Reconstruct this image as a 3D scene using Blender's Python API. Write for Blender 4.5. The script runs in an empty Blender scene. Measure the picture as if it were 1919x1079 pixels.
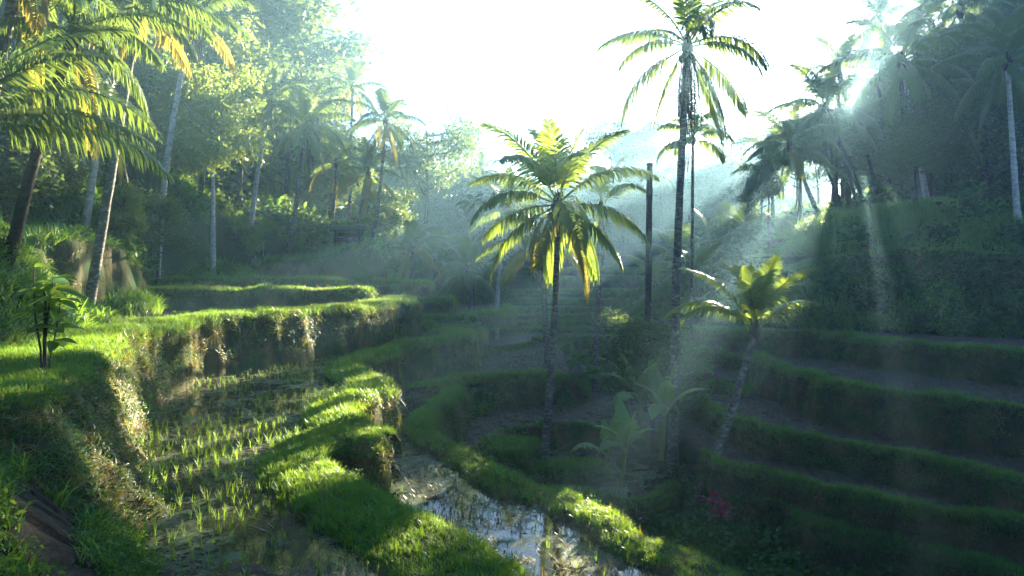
import bpy, math, random
import numpy as np
from mathutils import Vector, Matrix, geometry

# ------------------------------------------------------------------ camera
F, CX, CY = 1280.0, 960.0, 510.0            # photograph's focal length and horizon, in its own pixels
scene = bpy.context.scene
C = bpy.data.collections.new('place'); scene.collection.children.link(C)
cam_d = bpy.data.cameras.new('camera'); cam = bpy.data.objects.new('camera', cam_d)
scene.collection.objects.link(cam); scene.camera = cam
cam.location = (0, 0, 0); cam.rotation_euler = (math.radians(90), 0, 0)
cam_d.sensor_fit = 'HORIZONTAL'; cam_d.sensor_width = 36.0; cam_d.lens = 36.0 * F / 1919.0
cam_d.shift_y = -29.5 / 1919.0
cam_d.clip_start = 0.1; cam_d.clip_end = 3000

# ------------------------------------------------------------------ light
SUN = Vector(((1595 - CX) / F, 1.0, (CY - 188) / F)).normalized()
sun_el = math.asin(SUN.z); sun_az = math.atan2(SUN.x, SUN.y)
world = bpy.data.worlds.new('World'); scene.world = world; world.use_nodes = True
wn = world.node_tree; wn.nodes.clear()
sky = wn.nodes.new('ShaderNodeTexSky'); sky.sky_type = 'NISHITA'; sky.sun_disc = False
sky.sun_elevation = sun_el; sky.sun_rotation = sun_az
sky.altitude = 300; sky.air_density = 0.6; sky.dust_density = 0.4; sky.ozone_density = 3.0
bg = wn.nodes.new('ShaderNodeBackground'); bg.inputs['Strength'].default_value = 0.05
wo = wn.nodes.new('ShaderNodeOutputWorld')
wn.links.new(sky.outputs[0], bg.inputs[0]); wn.links.new(bg.outputs[0], wo.inputs[0])
sl = bpy.data.lights.new('sun', 'SUN'); sl.energy = 5.0; sl.angle = math.radians(0.5); sl.color = (1.0, 0.89, 0.66)
so = bpy.data.objects.new('sun', sl); scene.collection.objects.link(so)
so.rotation_euler = SUN.to_track_quat('Z', 'Y').to_euler(); so.location = SUN * 60

scene.view_settings.view_transform = 'Standard'; scene.view_settings.look = 'None'
scene.view_settings.exposure = 3.6; scene.view_settings.gamma = 1.0
scene.view_settings.use_curve_mapping = False
HAZE_DENSITY, HAZE_G = 0.0014, 0.62
cy = scene.cycles
cy.max_bounces = 6; cy.diffuse_bounces = 2; cy.glossy_bounces = 2; cy.transmission_bounces = 3
cy.volume_bounces = 1; cy.transparent_max_bounces = 4; cy.caustics_reflective = False; cy.caustics_refractive = False
cy.use_denoising = True; cy.use_adaptive_sampling = False; cy.sample_clamp_indirect = 6

# ------------------------------------------------------------------ helpers
rng = np.random.default_rng(7); random.seed(7)
def P(px, py, d): return np.array([(px - CX) / F * d, d, (CY - py) / F * d])
def PL(px, py, z): return P(px, py, -z * F / (py - CY))
def proj(p):
    p = np.asarray(p, float); y = np.maximum(p[..., 1], 0.05)
    return CX + F * p[..., 0] / y, CY - F * p[..., 2] / y
def in_poly(x, y, poly):
    ins = np.zeros(np.shape(x), bool); n = len(poly); j = n - 1
    for i in range(n):
        xi, yi, xj, yj = poly[i][0], poly[i][1], poly[j][0], poly[j][1]
        c = ((yi > y) != (yj > y)) & (x < (xj - xi) * (y - yi) / (yj - yi + 1e-12) + xi); ins ^= c; j = i
    return ins
def in_view(p, m=140):
    u, v = proj(p); return (p[..., 1] > 1.5) & (u > -m) & (u < 1919 + m) & (v > -m) & (v < 1079 + m)

def _hash(i, j, k, s):
    h = (i * 374761393 + j * 668265263 + k * 2147483647 + s * 974634521) & 0xFFFFFFFF
    h = ((h ^ (h >> 13)) * 1274126177) & 0xFFFFFFFF
    return ((h ^ (h >> 16)) & 0xFFFF) / 65535.0 * 2 - 1
def vnoise(p, s=0):
    p = np.asarray(p, float); i = np.floor(p).astype(np.int64); f = p - i; f = f * f * (3 - 2 * f)
    r = 0
    for a in (0, 1):
        for b in (0, 1):
            for c in (0, 1):
                w = (f[..., 0] if a else 1 - f[..., 0]) * (f[..., 1] if b else 1 - f[..., 1]) * (f[..., 2] if c else 1 - f[..., 2])
                r = r + w * _hash(i[..., 0] + a, i[..., 1] + b, i[..., 2] + c, s)
    return r
def fbm(p, octv=3, s=0):
    p = np.asarray(p, float); r = 0; a = 1.0; t = 0
    for o in range(octv):
        r = r + a * vnoise(p * (2.03 ** o), s + o); t += a; a *= 0.5
    return r / t

def np_mesh(name, verts, tris=None, quads=None, mat=None, smooth=False, uv=None):
    me = bpy.data.meshes.new(name)
    verts = np.ascontiguousarray(verts, np.float32)
    tris = np.zeros((0, 3), np.int32) if tris is None else np.asarray(tris, np.int32).reshape(-1, 3)
    quads = np.zeros((0, 4), np.int32) if quads is None else np.asarray(quads, np.int32).reshape(-1, 4)
    me.vertices.add(len(verts)); me.vertices.foreach_set('co', verts.ravel())
    nl = tris.size + quads.size; me.loops.add(nl)
    me.loops.foreach_set('vertex_index', np.concatenate([tris.ravel(), quads.ravel()]).astype(np.int32))
    nf = len(tris) + len(quads); me.polygons.add(nf)
    st = np.concatenate([np.arange(len(tris)) * 3, tris.size + np.arange(len(quads)) * 4]).astype(np.int32)
    me.polygons.foreach_set('loop_start', st)
    if smooth: me.polygons.foreach_set('use_smooth', np.ones(nf, bool))
    me.update(calc_edges=True); me.validate()
    if mat: me.materials.append(mat)
    return me
class MB:                                   # collects pieces of ONE mesh
    def __init__(s): s.v = []; s.t = []; s.q = []; s.n = 0
    def add(s, v, t=None, q=None):
        v = np.asarray(v, float).reshape(-1, 3)
        if t is not None and len(t): s.t.append(np.asarray(t) + s.n)
        if q is not None and len(q): s.q.append(np.asarray(q) + s.n)
        s.v.append(v); s.n += len(v)
    def mesh(s, name, mat, smooth=False):
        return np_mesh(name, np.concatenate(s.v), np.concatenate(s.t) if s.t else None, np.concatenate(s.q) if s.q else None, mat, smooth)
def obj(name, me, parent=None, loc=(0, 0, 0), rot=(0, 0, 0), scl=1.0):
    o = bpy.data.objects.new(name, me); C.objects.link(o)
    o.parent = parent; o.location = loc; o.rotation_euler = rot
    o.scale = (scl, scl, scl) if np.isscalar(scl) else scl
    return o
def tag(o, label=None, cat=None, group=None, kind=None):
    if label: o['label'] = label
    if cat: o['category'] = cat
    if group: o['group'] = group
    if kind: o['kind'] = kind
    return o

def tube_arr(path, rad, n=8, cap=True):
    path = np.asarray(path, float); m = len(path); rad = np.broadcast_to(np.asarray(rad, float), (m,))
    tan = np.gradient(path, axis=0); tan /= np.linalg.norm(tan, axis=1)[:, None] + 1e-9
    ref = np.array([0.0, 1.0, 0.0]) if abs(tan[0][1]) < 0.9 else np.array([1.0, 0, 0])
    V = []
    for i in range(m):
        a = np.cross(tan[i], ref); a /= np.linalg.norm(a) + 1e-9; b = np.cross(tan[i], a)
        th = np.arange(n) * 2 * math.pi / n
        V.append(path[i] + rad[i] * (np.cos(th)[:, None] * a + np.sin(th)[:, None] * b))
    V = np.concatenate(V)
    i = np.arange(m - 1)[:, None] * n; j = np.arange(n)[None]; k = (j + 1) % n
    q = np.stack([i + j, i + n + j, i + n + k, i + k], -1).reshape(-1, 4)
    t = []
    if cap:
        V = np.concatenate([V, path[-1:]]); t = [[(m - 1) * n + a, len(V) - 1, (m - 1) * n + (a + 1) % n] for a in range(n)]
    return V, t, q
def box_arr(x0, x1, y0, y1, z0, z1):
    v = [(x, y, z) for x in (x0, x1) for y in (y0, y1) for z in (z0, z1)]
    return v, None, [(0, 1, 3, 2), (4, 6, 7, 5), (0, 4, 5, 1), (2, 3, 7, 6), (0, 2, 6, 4), (1, 5, 7, 3)]

# ------------------------------------------------------------------ materials
def new_mat(name):
    m = bpy.data.materials.new(name); m.use_nodes = True; nt = m.node_tree; nt.nodes.clear()
    out = nt.nodes.new('ShaderNodeOutputMaterial'); return m, nt, out
def nd(nt, t, **kw):
    n = nt.nodes.new(t)
    for k, v in kw.items(): setattr(n, k, v)
    return n
def ramp(nt, fac, stops):
    r = nd(nt, 'ShaderNodeValToRGB'); e = r.color_ramp.elements
    e[0].position, e[0].color = stops[0][0], (*stops[0][1], 1); e[1].position, e[1].color = stops[-1][0], (*stops[-1][1], 1)
    for p, c in stops[1:-1]:
        x = e.new(p); x.color = (*c, 1)
    nt.links.new(fac, r.inputs[0]); return r.outputs[0]
def noise_tex(nt, scale, detail=3, vec=None, rough=0.55):
    n = nd(nt, 'ShaderNodeTexNoise'); n.inputs['Scale'].default_value = scale; n.inputs['Detail'].default_value = detail
    n.inputs['Roughness'].default_value = rough
    if vec is not None: nt.links.new(vec, n.inputs['Vector'])
    return n.outputs['Fac']
def mixc(nt, fac, a, b):
    m = nd(nt, 'ShaderNodeMix', data_type='RGBA')
    for s, v in ((0, fac), (6, a), (7, b)):
        if isinstance(v, (int, float)): m.inputs[s].default_value = v
        elif isinstance(v, tuple): m.inputs[s].default_value = (*v, 1)
        else: nt.links.new(v, m.inputs[s])
    return m.outputs[2]
def mth(nt, op, a, b=0.0, clamp=False):
    m = nd(nt, 'ShaderNodeMath', operation=op, use_clamp=clamp)
    for s, v in ((0, a), (1, b)):
        if isinstance(v, (int, float)): m.inputs[s].default_value = v
        else: nt.links.new(v, m.inputs[s])
    return m.outputs[0]

def leaf_mat(name, cols, trans, tfac=0.42, rough=0.45, spec=0.35, patch=0.35, dry=None):
    """cols: base colours picked per plant/tuft; trans: colour of light coming through the leaf"""
    m, nt, out = new_mat(name)
    oi = nd(nt, 'ShaderNodeObjectInfo'); geo = nd(nt, 'ShaderNodeNewGeometry')
    n1 = noise_tex(nt, patch, 2, geo.outputs['Position'])
    f = mth(nt, 'ADD', mth(nt, 'MULTIPLY', oi.outputs['Random'], 0.55), mth(nt, 'MULTIPLY', n1, 0.55))
    k = len(cols); col = ramp(nt, f, [(0.2 + 0.65 * i / (k - 1), c) for i, c in enumerate(cols)])
    tcol = mixc(nt, 0.3, trans, col)
    if dry:
        n2 = noise_tex(nt, 1.1, 3, geo.outputs['Position'])
        d = mth(nt, 'MULTIPLY', mth(nt, 'SUBTRACT', n2, 0.56, True), 7.0, True)
        col = mixc(nt, mth(nt, 'MULTIPLY', d, 0.7), col, dry); tcol = mixc(nt, mth(nt, 'MULTIPLY', d, 0.6), tcol, dry)
    b = nd(nt, 'ShaderNodeBsdfPrincipled'); b.inputs['Roughness'].default_value = rough
    b.inputs['Specular IOR Level'].default_value = spec
    nt.links.new(col, b.inputs['Base Color'])
    t = nd(nt, 'ShaderNodeBsdfTranslucent'); nt.links.new(tcol, t.inputs[0])
    mx = nd(nt, 'ShaderNodeMixShader'); mx.inputs[0].default_value = tfac
    nt.links.new(b.outputs[0], mx.inputs[1]); nt.links.new(t.outputs[0], mx.inputs[2]); nt.links.new(mx.outputs[0], out.inputs[0])
    return m
def rough_mat(name, stops, scale=2.0, detail=5, rough=0.9, bump=0.5, bscale=12, stretch=None, spec=0.2, extra=None):
    m, nt, out = new_mat(name); geo = nd(nt, 'ShaderNodeNewGeometry'); v = geo.outputs['Position']
    if stretch:
        mp = nd(nt, 'ShaderNodeVectorMath', operation='MULTIPLY'); mp.inputs[1].default_value = stretch
        nt.links.new(v, mp.inputs[0]); v = mp.outputs[0]
    col = ramp(nt, noise_tex(nt, scale, detail, v, 0.65), stops)
    if extra:
        f = mth(nt, 'MULTIPLY', mth(nt, 'SUBTRACT', noise_tex(nt, extra[1], 4, geo.outputs['Position'], 0.7), extra[2], True), extra[3], True)
        col = mixc(nt, f, col, extra[0])
    b = nd(nt, 'ShaderNodeBsdfPrincipled'); b.inputs['Roughness'].default_value = rough; b.inputs['Specular IOR Level'].default_value = spec
    nt.links.new(col, b.inputs['Base Color'])
    bp = nd(nt, 'ShaderNodeBump'); bp.inputs['Strength'].default_value = bump; bp.inputs['Distance'].default_value = 0.06
    nt.links.new(noise_tex(nt, bscale, 4, v, 0.7), bp.inputs['Height']); nt.links.new(bp.outputs[0], b.inputs['Normal'])
    nt.links.new(b.outputs[0], out.inputs[0]); return m
def water_mat():
    m, nt, out = new_mat('paddy water'); geo = nd(nt, 'ShaderNodeNewGeometry'); v = geo.outputs['Position']
    a = mth(nt, 'MULTIPLY', mth(nt, 'SUBTRACT', noise_tex(nt, 0.55, 6, v, 0.7), 0.49, True), 14, True)      # floating algae
    a2 = mth(nt, 'MULTIPLY', a, mth(nt, 'MULTIPLY', mth(nt, 'SUBTRACT', noise_tex(nt, 9, 3, v), 0.36, True), 8, True))
    w = nd(nt, 'ShaderNodeBsdfPrincipled'); w.inputs['Base Color'].default_value = (0.022, 0.024, 0.014, 1)
    w.inputs['Roughness'].default_value = 0.04; w.inputs['IOR'].default_value = 1.33
    bp = nd(nt, 'ShaderNodeBump'); bp.inputs['Strength'].default_value = 0.05; bp.inputs['Distance'].default_value = 0.02
    nt.links.new(noise_tex(nt, 6, 2, v), bp.inputs['Height']); nt.links.new(bp.outputs[0], w.inputs['Normal'])
    g = nd(nt, 'ShaderNodeBsdfPrincipled'); g.inputs['Roughness'].default_value = 0.65; g.inputs['Specular IOR Level'].default_value = 0.3
    nt.links.new(ramp(nt, noise_tex(nt, 14, 4, v), [(0.3, (0.035, 0.05, 0.02)), (0.55, (0.07, 0.10, 0.035)), (0.75, (0.11, 0.13, 0.06))]), g.inputs['Base Color'])
    mx = nd(nt, 'ShaderNodeMixShader'); nt.links.new(a2, mx.inputs[0])
    nt.links.new(w.outputs[0], mx.inputs[1]); nt.links.new(g.outputs[0], mx.inputs[2]); nt.links.new(mx.outputs[0], out.inputs[0]); return m

M = {}
M['grass'] = leaf_mat('meadow grass', [(0.009, 0.115, 0.018), (0.02, 0.175, 0.024), (0.05, 0.245, 0.028)], (0.40, 0.54, 0.025), 0.43)
M['grass_dry'] = leaf_mat('bank grass', [(0.016, 0.06, 0.010), (0.034, 0.09, 0.016), (0.06, 0.115, 0.024)], (0.36, 0.38, 0.03), 0.4, dry=(0.30, 0.21, 0.06))
M['gold'] = leaf_mat('sunlit gold bank grass', [(0.05, 0.075, 0.012), (0.11, 0.10, 0.02), (0.17, 0.13, 0.03)], (0.60, 0.45, 0.05), 0.45)  # golden sunlight of the ledge bank put into this dry grass colour
M['rice'] = leaf_mat('rice', [(0.05, 0.14, 0.02), (0.08, 0.21, 0.03), (0.12, 0.27, 0.04)], (0.33, 0.46, 0.04), 0.5)
M['stubble'] = leaf_mat('rice stubble', [(0.04, 0.05, 0.02), (0.08, 0.08, 0.035), (0.13, 0.10, 0.05)], (0.2, 0.18, 0.06), 0.25)
M['straw'] = leaf_mat('straw litter', [(0.06, 0.042, 0.03), (0.12, 0.085, 0.055), (0.2, 0.15, 0.10)], (0.2, 0.18, 0.06), 0.1)
M['weed'] = leaf_mat('weed', [(0.02, 0.07, 0.015), (0.035, 0.11, 0.02), (0.06, 0.16, 0.03)], (0.2, 0.33, 0.04), 0.35, 0.55, 0.25)
M['palm'] = leaf_mat('palm leaf', [(0.025, 0.06, 0.012), (0.04, 0.095, 0.018), (0.06, 0.12, 0.02)], (0.27, 0.37, 0.05), 0.4, 0.35, 0.5)
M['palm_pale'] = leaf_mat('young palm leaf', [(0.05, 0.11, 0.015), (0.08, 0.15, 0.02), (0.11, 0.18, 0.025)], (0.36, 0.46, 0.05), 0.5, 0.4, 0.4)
M['palm_old_lit'] = leaf_mat('old sunlit palm leaf', [(0.08, 0.11, 0.02), (0.14, 0.14, 0.02), (0.17, 0.13, 0.03)], (0.5, 0.42, 0.05), 0.5, 0.5, 0.3)  # aged low fronds, with yellow sunlight put into the leaf colour
M['palm_dry'] = leaf_mat('dry palm leaf', [(0.03, 0.025, 0.014), (0.05, 0.038, 0.02), (0.08, 0.06, 0.03)], (0.06, 0.045, 0.02), 0.04, 0.7, 0.2)
M['tree'] = leaf_mat('tree leaf', [(0.015, 0.045, 0.01), (0.03, 0.075, 0.015), (0.05, 0.10, 0.02)], (0.25, 0.34, 0.05), 0.38, 0.45, 0.4, 0.25)
M['tree_pale'] = leaf_mat('pale tree leaf', [(0.04, 0.09, 0.015), (0.065, 0.13, 0.02), (0.09, 0.16, 0.03)], (0.38, 0.46, 0.06), 0.48, 0.45, 0.35, 0.25)
M['banana'] = leaf_mat('banana leaf', [(0.05, 0.14, 0.03), (0.07, 0.18, 0.035), (0.10, 0.23, 0.04)], (0.34, 0.5, 0.06), 0.45, 0.3, 0.5)
M['red'] = leaf_mat('red leaf', [(0.10, 0.012, 0.02), (0.2, 0.02, 0.04), (0.28, 0.05, 0.06)], (0.5, 0.06, 0.06), 0.35, 0.35, 0.5)
M['sapling'] = leaf_mat('sapling leaf', [(0.05, 0.14, 0.02), (0.08, 0.2, 0.025), (0.10, 0.24, 0.03)], (0.4, 0.55, 0.05), 0.5, 0.35, 0.5)
M['soil'] = rough_mat('bank soil', [(0.25, (0.018, 0.028, 0.01)), (0.45, (0.05, 0.05, 0.022)), (0.6, (0.13, 0.095, 0.04)), (0.8, (0.21, 0.15, 0.065))], 0.9, 6, 0.95, 0.9, 5, (1, 1, 0.4), 0.15, ((0.03, 0.075, 0.012), 0.6, 0.47, 7))
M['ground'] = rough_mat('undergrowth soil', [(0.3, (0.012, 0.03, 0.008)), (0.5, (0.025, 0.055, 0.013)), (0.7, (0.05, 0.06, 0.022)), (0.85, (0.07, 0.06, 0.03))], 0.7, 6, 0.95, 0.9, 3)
M['path'] = rough_mat('trodden earth', [(0.3, (0.010, 0.008, 0.005)), (0.6, (0.022, 0.017, 0.011)), (0.8, (0.04, 0.032, 0.02))], 1.5, 6, 0.9, 0.7, 9)  # very dark: the shade over the steps is put into this earth colour
M['mud'] = rough_mat('paddy mud', [(0.3, (0.022, 0.016, 0.009)), (0.5, (0.05, 0.036, 0.02)), (0.7, (0.095, 0.07, 0.042))], 3.0, 6, 0.75, 0.9, 10, None, 0.25, ((0.06, 0.085, 0.03), 0.8, 0.52, 8))
M['water'] = water_mat()
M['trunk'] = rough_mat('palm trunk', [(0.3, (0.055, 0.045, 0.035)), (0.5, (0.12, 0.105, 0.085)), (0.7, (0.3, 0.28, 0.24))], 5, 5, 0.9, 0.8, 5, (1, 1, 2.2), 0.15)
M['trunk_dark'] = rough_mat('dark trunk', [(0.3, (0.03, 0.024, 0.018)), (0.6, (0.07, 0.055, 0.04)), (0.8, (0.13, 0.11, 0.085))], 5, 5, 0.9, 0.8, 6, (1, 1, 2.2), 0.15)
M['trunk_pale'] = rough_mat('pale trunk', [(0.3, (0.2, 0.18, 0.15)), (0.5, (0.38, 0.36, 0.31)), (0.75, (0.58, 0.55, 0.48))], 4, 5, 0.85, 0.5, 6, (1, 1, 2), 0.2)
M['fibre'] = rough_mat('palm fibre', [(0.3, (0.03, 0.02, 0.012)), (0.7, (0.10, 0.07, 0.04))], 14, 4, 0.95, 0.8, 20)
M['bark'] = rough_mat('bark', [(0.3, (0.04, 0.03, 0.022)), (0.7, (0.13, 0.105, 0.08))], 5, 5, 0.95, 0.9, 8, (1, 1, 0.4))
M['rachis'] = rough_mat('palm rib', [(0.3, (0.10, 0.12, 0.03)), (0.7, (0.2, 0.18, 0.06))], 3, 3, 0.6, 0.2, 8)
M['coconut'] = rough_mat('coconut husk', [(0.3, (0.06, 0.07, 0.02)), (0.7, (0.15, 0.12, 0.04))], 5, 3, 0.6, 0.3, 8)
M['wood'] = rough_mat('weathered wood', [(0.3, (0.035, 0.03, 0.026)), (0.7, (0.10, 0.085, 0.07))], 6, 5, 0.85, 0.5, 14, (1, 1, 0.2))
M['thatch'] = rough_mat('thatch', [(0.3, (0.03, 0.027, 0.025)), (0.7, (0.09, 0.08, 0.07))], 8, 5, 0.95, 0.9, 20)
M['bamboo'] = rough_mat('bamboo', [(0.3, (0.2, 0.17, 0.11)), (0.7, (0.36, 0.31, 0.22))], 4, 4, 0.6, 0.2, 10)
M['blue'] = rough_mat('blue tarp', [(0.3, (0.03, 0.07, 0.25)), (0.7, (0.05, 0.12, 0.36))], 4, 3, 0.5, 0.2, 6)

# ------------------------------------------------------------------ scattering of stuff (grass, litter, far woods)
def scatter(name, protos, pts, zdir, scl, label, cat, yaw=None, idx=None):
    n = len(pts)
    if n == 0: return None
    zdir = np.broadcast_to(np.asarray(zdir, float), (n, 3)); zdir = zdir / np.linalg.norm(zdir, axis=1)[:, None]
    c = rng.uniform(0, 2 * math.pi, n) if yaw is None else yaw
    mx = np.cos(c) * zdir[:, 0] + np.sin(c) * zdir[:, 1]; my = -np.sin(c) * zdir[:, 0] + np.cos(c) * zdir[:, 1]
    a = -np.arcsin(np.clip(my, -1, 1)); b = np.arctan2(mx, zdir[:, 2])
    me = bpy.data.meshes.new(name); me.vertices.add(n); me.vertices.foreach_set('co', np.asarray(pts, np.float32).ravel())
    at = me.attributes.new('rot', 'FLOAT_VECTOR', 'POINT'); at.data.foreach_set('vector', np.stack([a, b, c], 1).astype(np.float32).ravel())
    at = me.attributes.new('scl', 'FLOAT', 'POINT'); at.data.foreach_set('value', np.broadcast_to(scl, (n,)).astype(np.float32))
    at = me.attributes.new('idx', 'INT', 'POINT'); at.data.foreach_set('value', (rng.integers(0, len(protos), n) if idx is None else idx).astype(np.int32))
    o = obj(name, me); ng = bpy.data.node_groups.new(name + ' spread', 'GeometryNodeTree'); ng.is_modifier = True
    ng.interface.new_socket('Geometry', in_out='INPUT', socket_type='NodeSocketGeometry')
    ng.interface.new_socket('Geometry', in_out='OUTPUT', socket_type='NodeSocketGeometry')
    gi = ng.nodes.new('NodeGroupInput'); go = ng.nodes.new('NodeGroupOutput'); L = ng.links.new
    j = ng.nodes.new('GeometryNodeJoinGeometry')
    for p in reversed(protos):                     # join lists the last link first
        q = ng.nodes.new('GeometryNodeObjectInfo'); q.inputs['Object'].default_value = p; q.inputs['As Instance'].default_value = True
        L(q.outputs['Geometry'], j.inputs[0])
    ip = ng.nodes.new('GeometryNodeInstanceOnPoints'); ip.inputs['Pick Instance'].default_value = True
    def attr(nm, ty):
        x = ng.nodes.new('GeometryNodeInputNamedAttribute'); x.data_type = ty; x.inputs['Name'].default_value = nm
        return [s for s in x.outputs if s.enabled and s.name == 'Attribute'][0]
    L(gi.outputs[0], ip.inputs['Points']); L(j.outputs[0], ip.inputs['Instance'])
    L(attr('idx', 'INT'), ip.inputs['Instance Index']); L(attr('rot', 'FLOAT_VECTOR'), ip.inputs['Rotation']); L(attr('scl', 'FLOAT'), ip.inputs['Scale'])
    L(ip.outputs[0], go.inputs[0])
    md = o.modifiers.new('spread', 'NODES'); md.node_group = ng
    return tag(o, label, cat, None, 'stuff')
def proto(name, me): return bpy.data.objects.new(name, me)     # never linked: only a source for scatter()

def blade_tuft(name, mat, n, l0, l1, w, lean0, lean1, spread, seg=2, curl=0.6, seed=0):
    r = np.random.default_rng(seed); mb = MB()
    for i in range(n):
        az = r.uniform(0, 2 * math.pi); L = r.uniform(l0, l1); le = r.uniform(lean0, lean1); h = np.array([math.cos(az), math.sin(az), 0])
        side = np.array([-h[1], h[0], 0]); p = np.array([r.normal(0, spread), r.normal(0, spread), -0.02]); ang = le
        pts = [p]
        for k in range(seg + 1):
            p = p + (L / (seg + 1)) * (math.cos(ang) * np.array([0, 0, 1]) + math.sin(ang) * h); pts.append(p); ang += curl * r.uniform(0.6, 1.4)
        v = []
        for k in range(seg + 1):
            ww = w * (1 - 0.25 * k / seg); v += [pts[k] - side * ww / 2, pts[k] + side * ww / 2]
        v.append(pts[-1])
        q = [(2 * k, 2 * k + 1, 2 * k + 3, 2 * k + 2) for k in range(seg)]
        mb.add(v, [(2 * seg, 2 * seg + 1, 2 * seg + 2)], q)
    return proto(name, mb.mesh(name, mat))
def leaf_cloud(mb, cen, n, spread, size, r, flat=0.6, droop=0.3, nrm_up=0.6):
    p = cen + r.normal(0, 1, (n, 3)) * np.asarray(spread)
    d = r.normal(0, 1, (n, 3)); d[:, 2] = d[:, 2] * 0.5 - droop; d /= np.linalg.norm(d, axis=1)[:, None]
    u = r.normal(0, 1, (n, 3)); u[:, 2] += nrm_up * 2; s = np.cross(d, u); s /= np.linalg.norm(s, axis=1)[:, None] + 1e-6
    L = size * r.uniform(0.6, 1.3, n)[:, None]; W = L * flat
    nn = np.cross(s, d) * 0.12 * L
    v = np.stack([p, p + d * L * 0.5 + s * W * 0.5 + nn, p + d * L, p + d * L * 0.5 - s * W * 0.5 + nn], 1).reshape(-1, 3)
    q = np.arange(n * 4).reshape(-1, 4); mb.add(v, None, q)

TUFT = [blade_tuft('short grass', M['grass'], 12, 0.10, 0.22, 0.013, 0.05, 0.7, 0.05, 1, 0.5, s) for s in (1, 2, 3)]
LONG = [blade_tuft('long grass', M['grass'], 14, 0.25, 0.55, 0.016, 0.05, 0.6, 0.07, 2, 0.55, s) for s in (4, 5)]
BANK = [blade_tuft('bank grass', M['grass_dry'], 12, 0.14, 0.34, 0.014, 0.2, 1.0, 0.07, 2, 0.6, s) for s in (6, 7, 8)]
GOLD = [blade_tuft('sunlit gold grass', M['gold'], 12, 0.12, 0.32, 0.013, 0.3, 1.2, 0.07, 2, 0.6, s) for s in (16, 17)]
RICE = [blade_tuft('rice shoot', M['rice'], 7, 0.22, 0.42, 0.014, 0.03, 0.35, 0.025, 2, 0.18, s) for s in (9, 10, 11)]
STUB = [blade_tuft('rice stubble', M['stubble'], 9, 0.06, 0.17, 0.016, 0.05, 0.6, 0.035, 1, 0.3, s) for s in (12, 13)]
STRAW = [blade_tuft('straw litter', M['straw'], 6, 0.12, 0.34, 0.02, 1.35, 1.6, 0.09, 1, 0.05, s) for s in (14, 15)]
def weed_proto(s, mat, size, n, name='weed'):
    r = np.random.default_rng(s); mb = MB(); leaf_cloud(mb, np.array([0, 0, size * 1.3]), n, (size * 1.1, size * 1.1, size * 0.8), size, r, 0.55, 0.1)
    return proto(name, mb.mesh(name, mat))
WEED = [weed_proto(s, M['weed'], 0.075, 26) for s in (1, 2)]
BUSH = [weed_proto(s, M['tree'] if s % 2 else M['weed'], 0.24, 130, 'bush leaves') for s in (3, 4, 5, 6)]

# open lanes between the trees through which the low sun reaches the near paddies
LANES = np.array([P(u, v, d) for u, v, d in [(60, 640, 13.5), (120, 640, 14), (180, 640, 14.5), (250, 622, 17), (300, 612, 19)]]
    + [PL(u, v, -2.7) for u, v in [(270, 760), (300, 740), (320, 800)]]
    + [PL(u, v, -3.4) for u, v in [(330, 850), (400, 840), (480, 830), (560, 830), (640, 820), (600, 800), (650, 770), (700, 735), (690, 830)]]
    + [PL(u, v, -5.1) for u, v in [(1060, 925), (1110, 945), (1170, 975), (1250, 1020), (1350, 1070), (1000, 950), (1050, 1000), (880, 880)]]
    + [P(u, v, d) for u, v, d in [(1416, 590, 24.8), (1400, 520, 24.8), (1450, 580, 24.8), (1330, 580, 24.8)]]
    + [P(u, v, d) for u, v, d in [(1642, 465, 30), (1712, 452, 30), (1790, 430, 30), (1500, 420, 32), (1446, 420, 32), (1385, 425, 32)]] + [P(690, 543, 36.5), P(650, 542, 36)] + [np.zeros(3)])
LANE_R = np.array([0.9] * 25 + [0.6] * 4 + [0.5] * 3 + [0.75] * 3 + [0.9] * 2 + [0.5])
SUNV = np.array(SUN)
def lane_gap(p):
    """distance of points p from the nearest sun lane"""
    p = np.asarray(p, float).reshape(-1, 1, 3); d = p - LANES[None]; t = np.maximum(0, d @ SUNV)
    return (np.linalg.norm(d - t[..., None] * SUNV, axis=-1) - LANE_R + 0.9).min(1)

# ------------------------------------------------------------------ base ground
def tps(pts):
    pts = np.asarray(pts, float); X = pts[:, :2] / 30; n = len(X)
    r = np.linalg.norm(X[:, None] - X[None], axis=-1); K = np.where(r > 0, r * r * np.log(r + 1e-12), 0) + 0.0005 * np.eye(n)
    A = np.zeros((n + 3, n + 3)); A[:n, :n] = K; A[:n, n] = 1; A[:n, n + 1:] = X; A[n:, :n] = A[:n, n:].T
    w = np.linalg.solve(A, np.concatenate([pts[:, 2], [0, 0, 0]]))
    def f(x, y):
        q = np.stack([np.asarray(x, float), np.asarray(y, float)], -1) / 30; sh = q.shape[:-1]; q = q.reshape(-1, 2); o = np.empty(len(q))
        for a in range(0, len(q), 20000):
            d = np.linalg.norm(q[a:a + 20000, None] - X[None], axis=-1)
            o[a:a + 20000] = (np.where(d > 0, d * d * np.log(d + 1e-12), 0)) @ w[:n] + w[n] + q[a:a + 20000] @ w[n + 1:]
        return o.reshape(sh)
    return f
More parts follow.
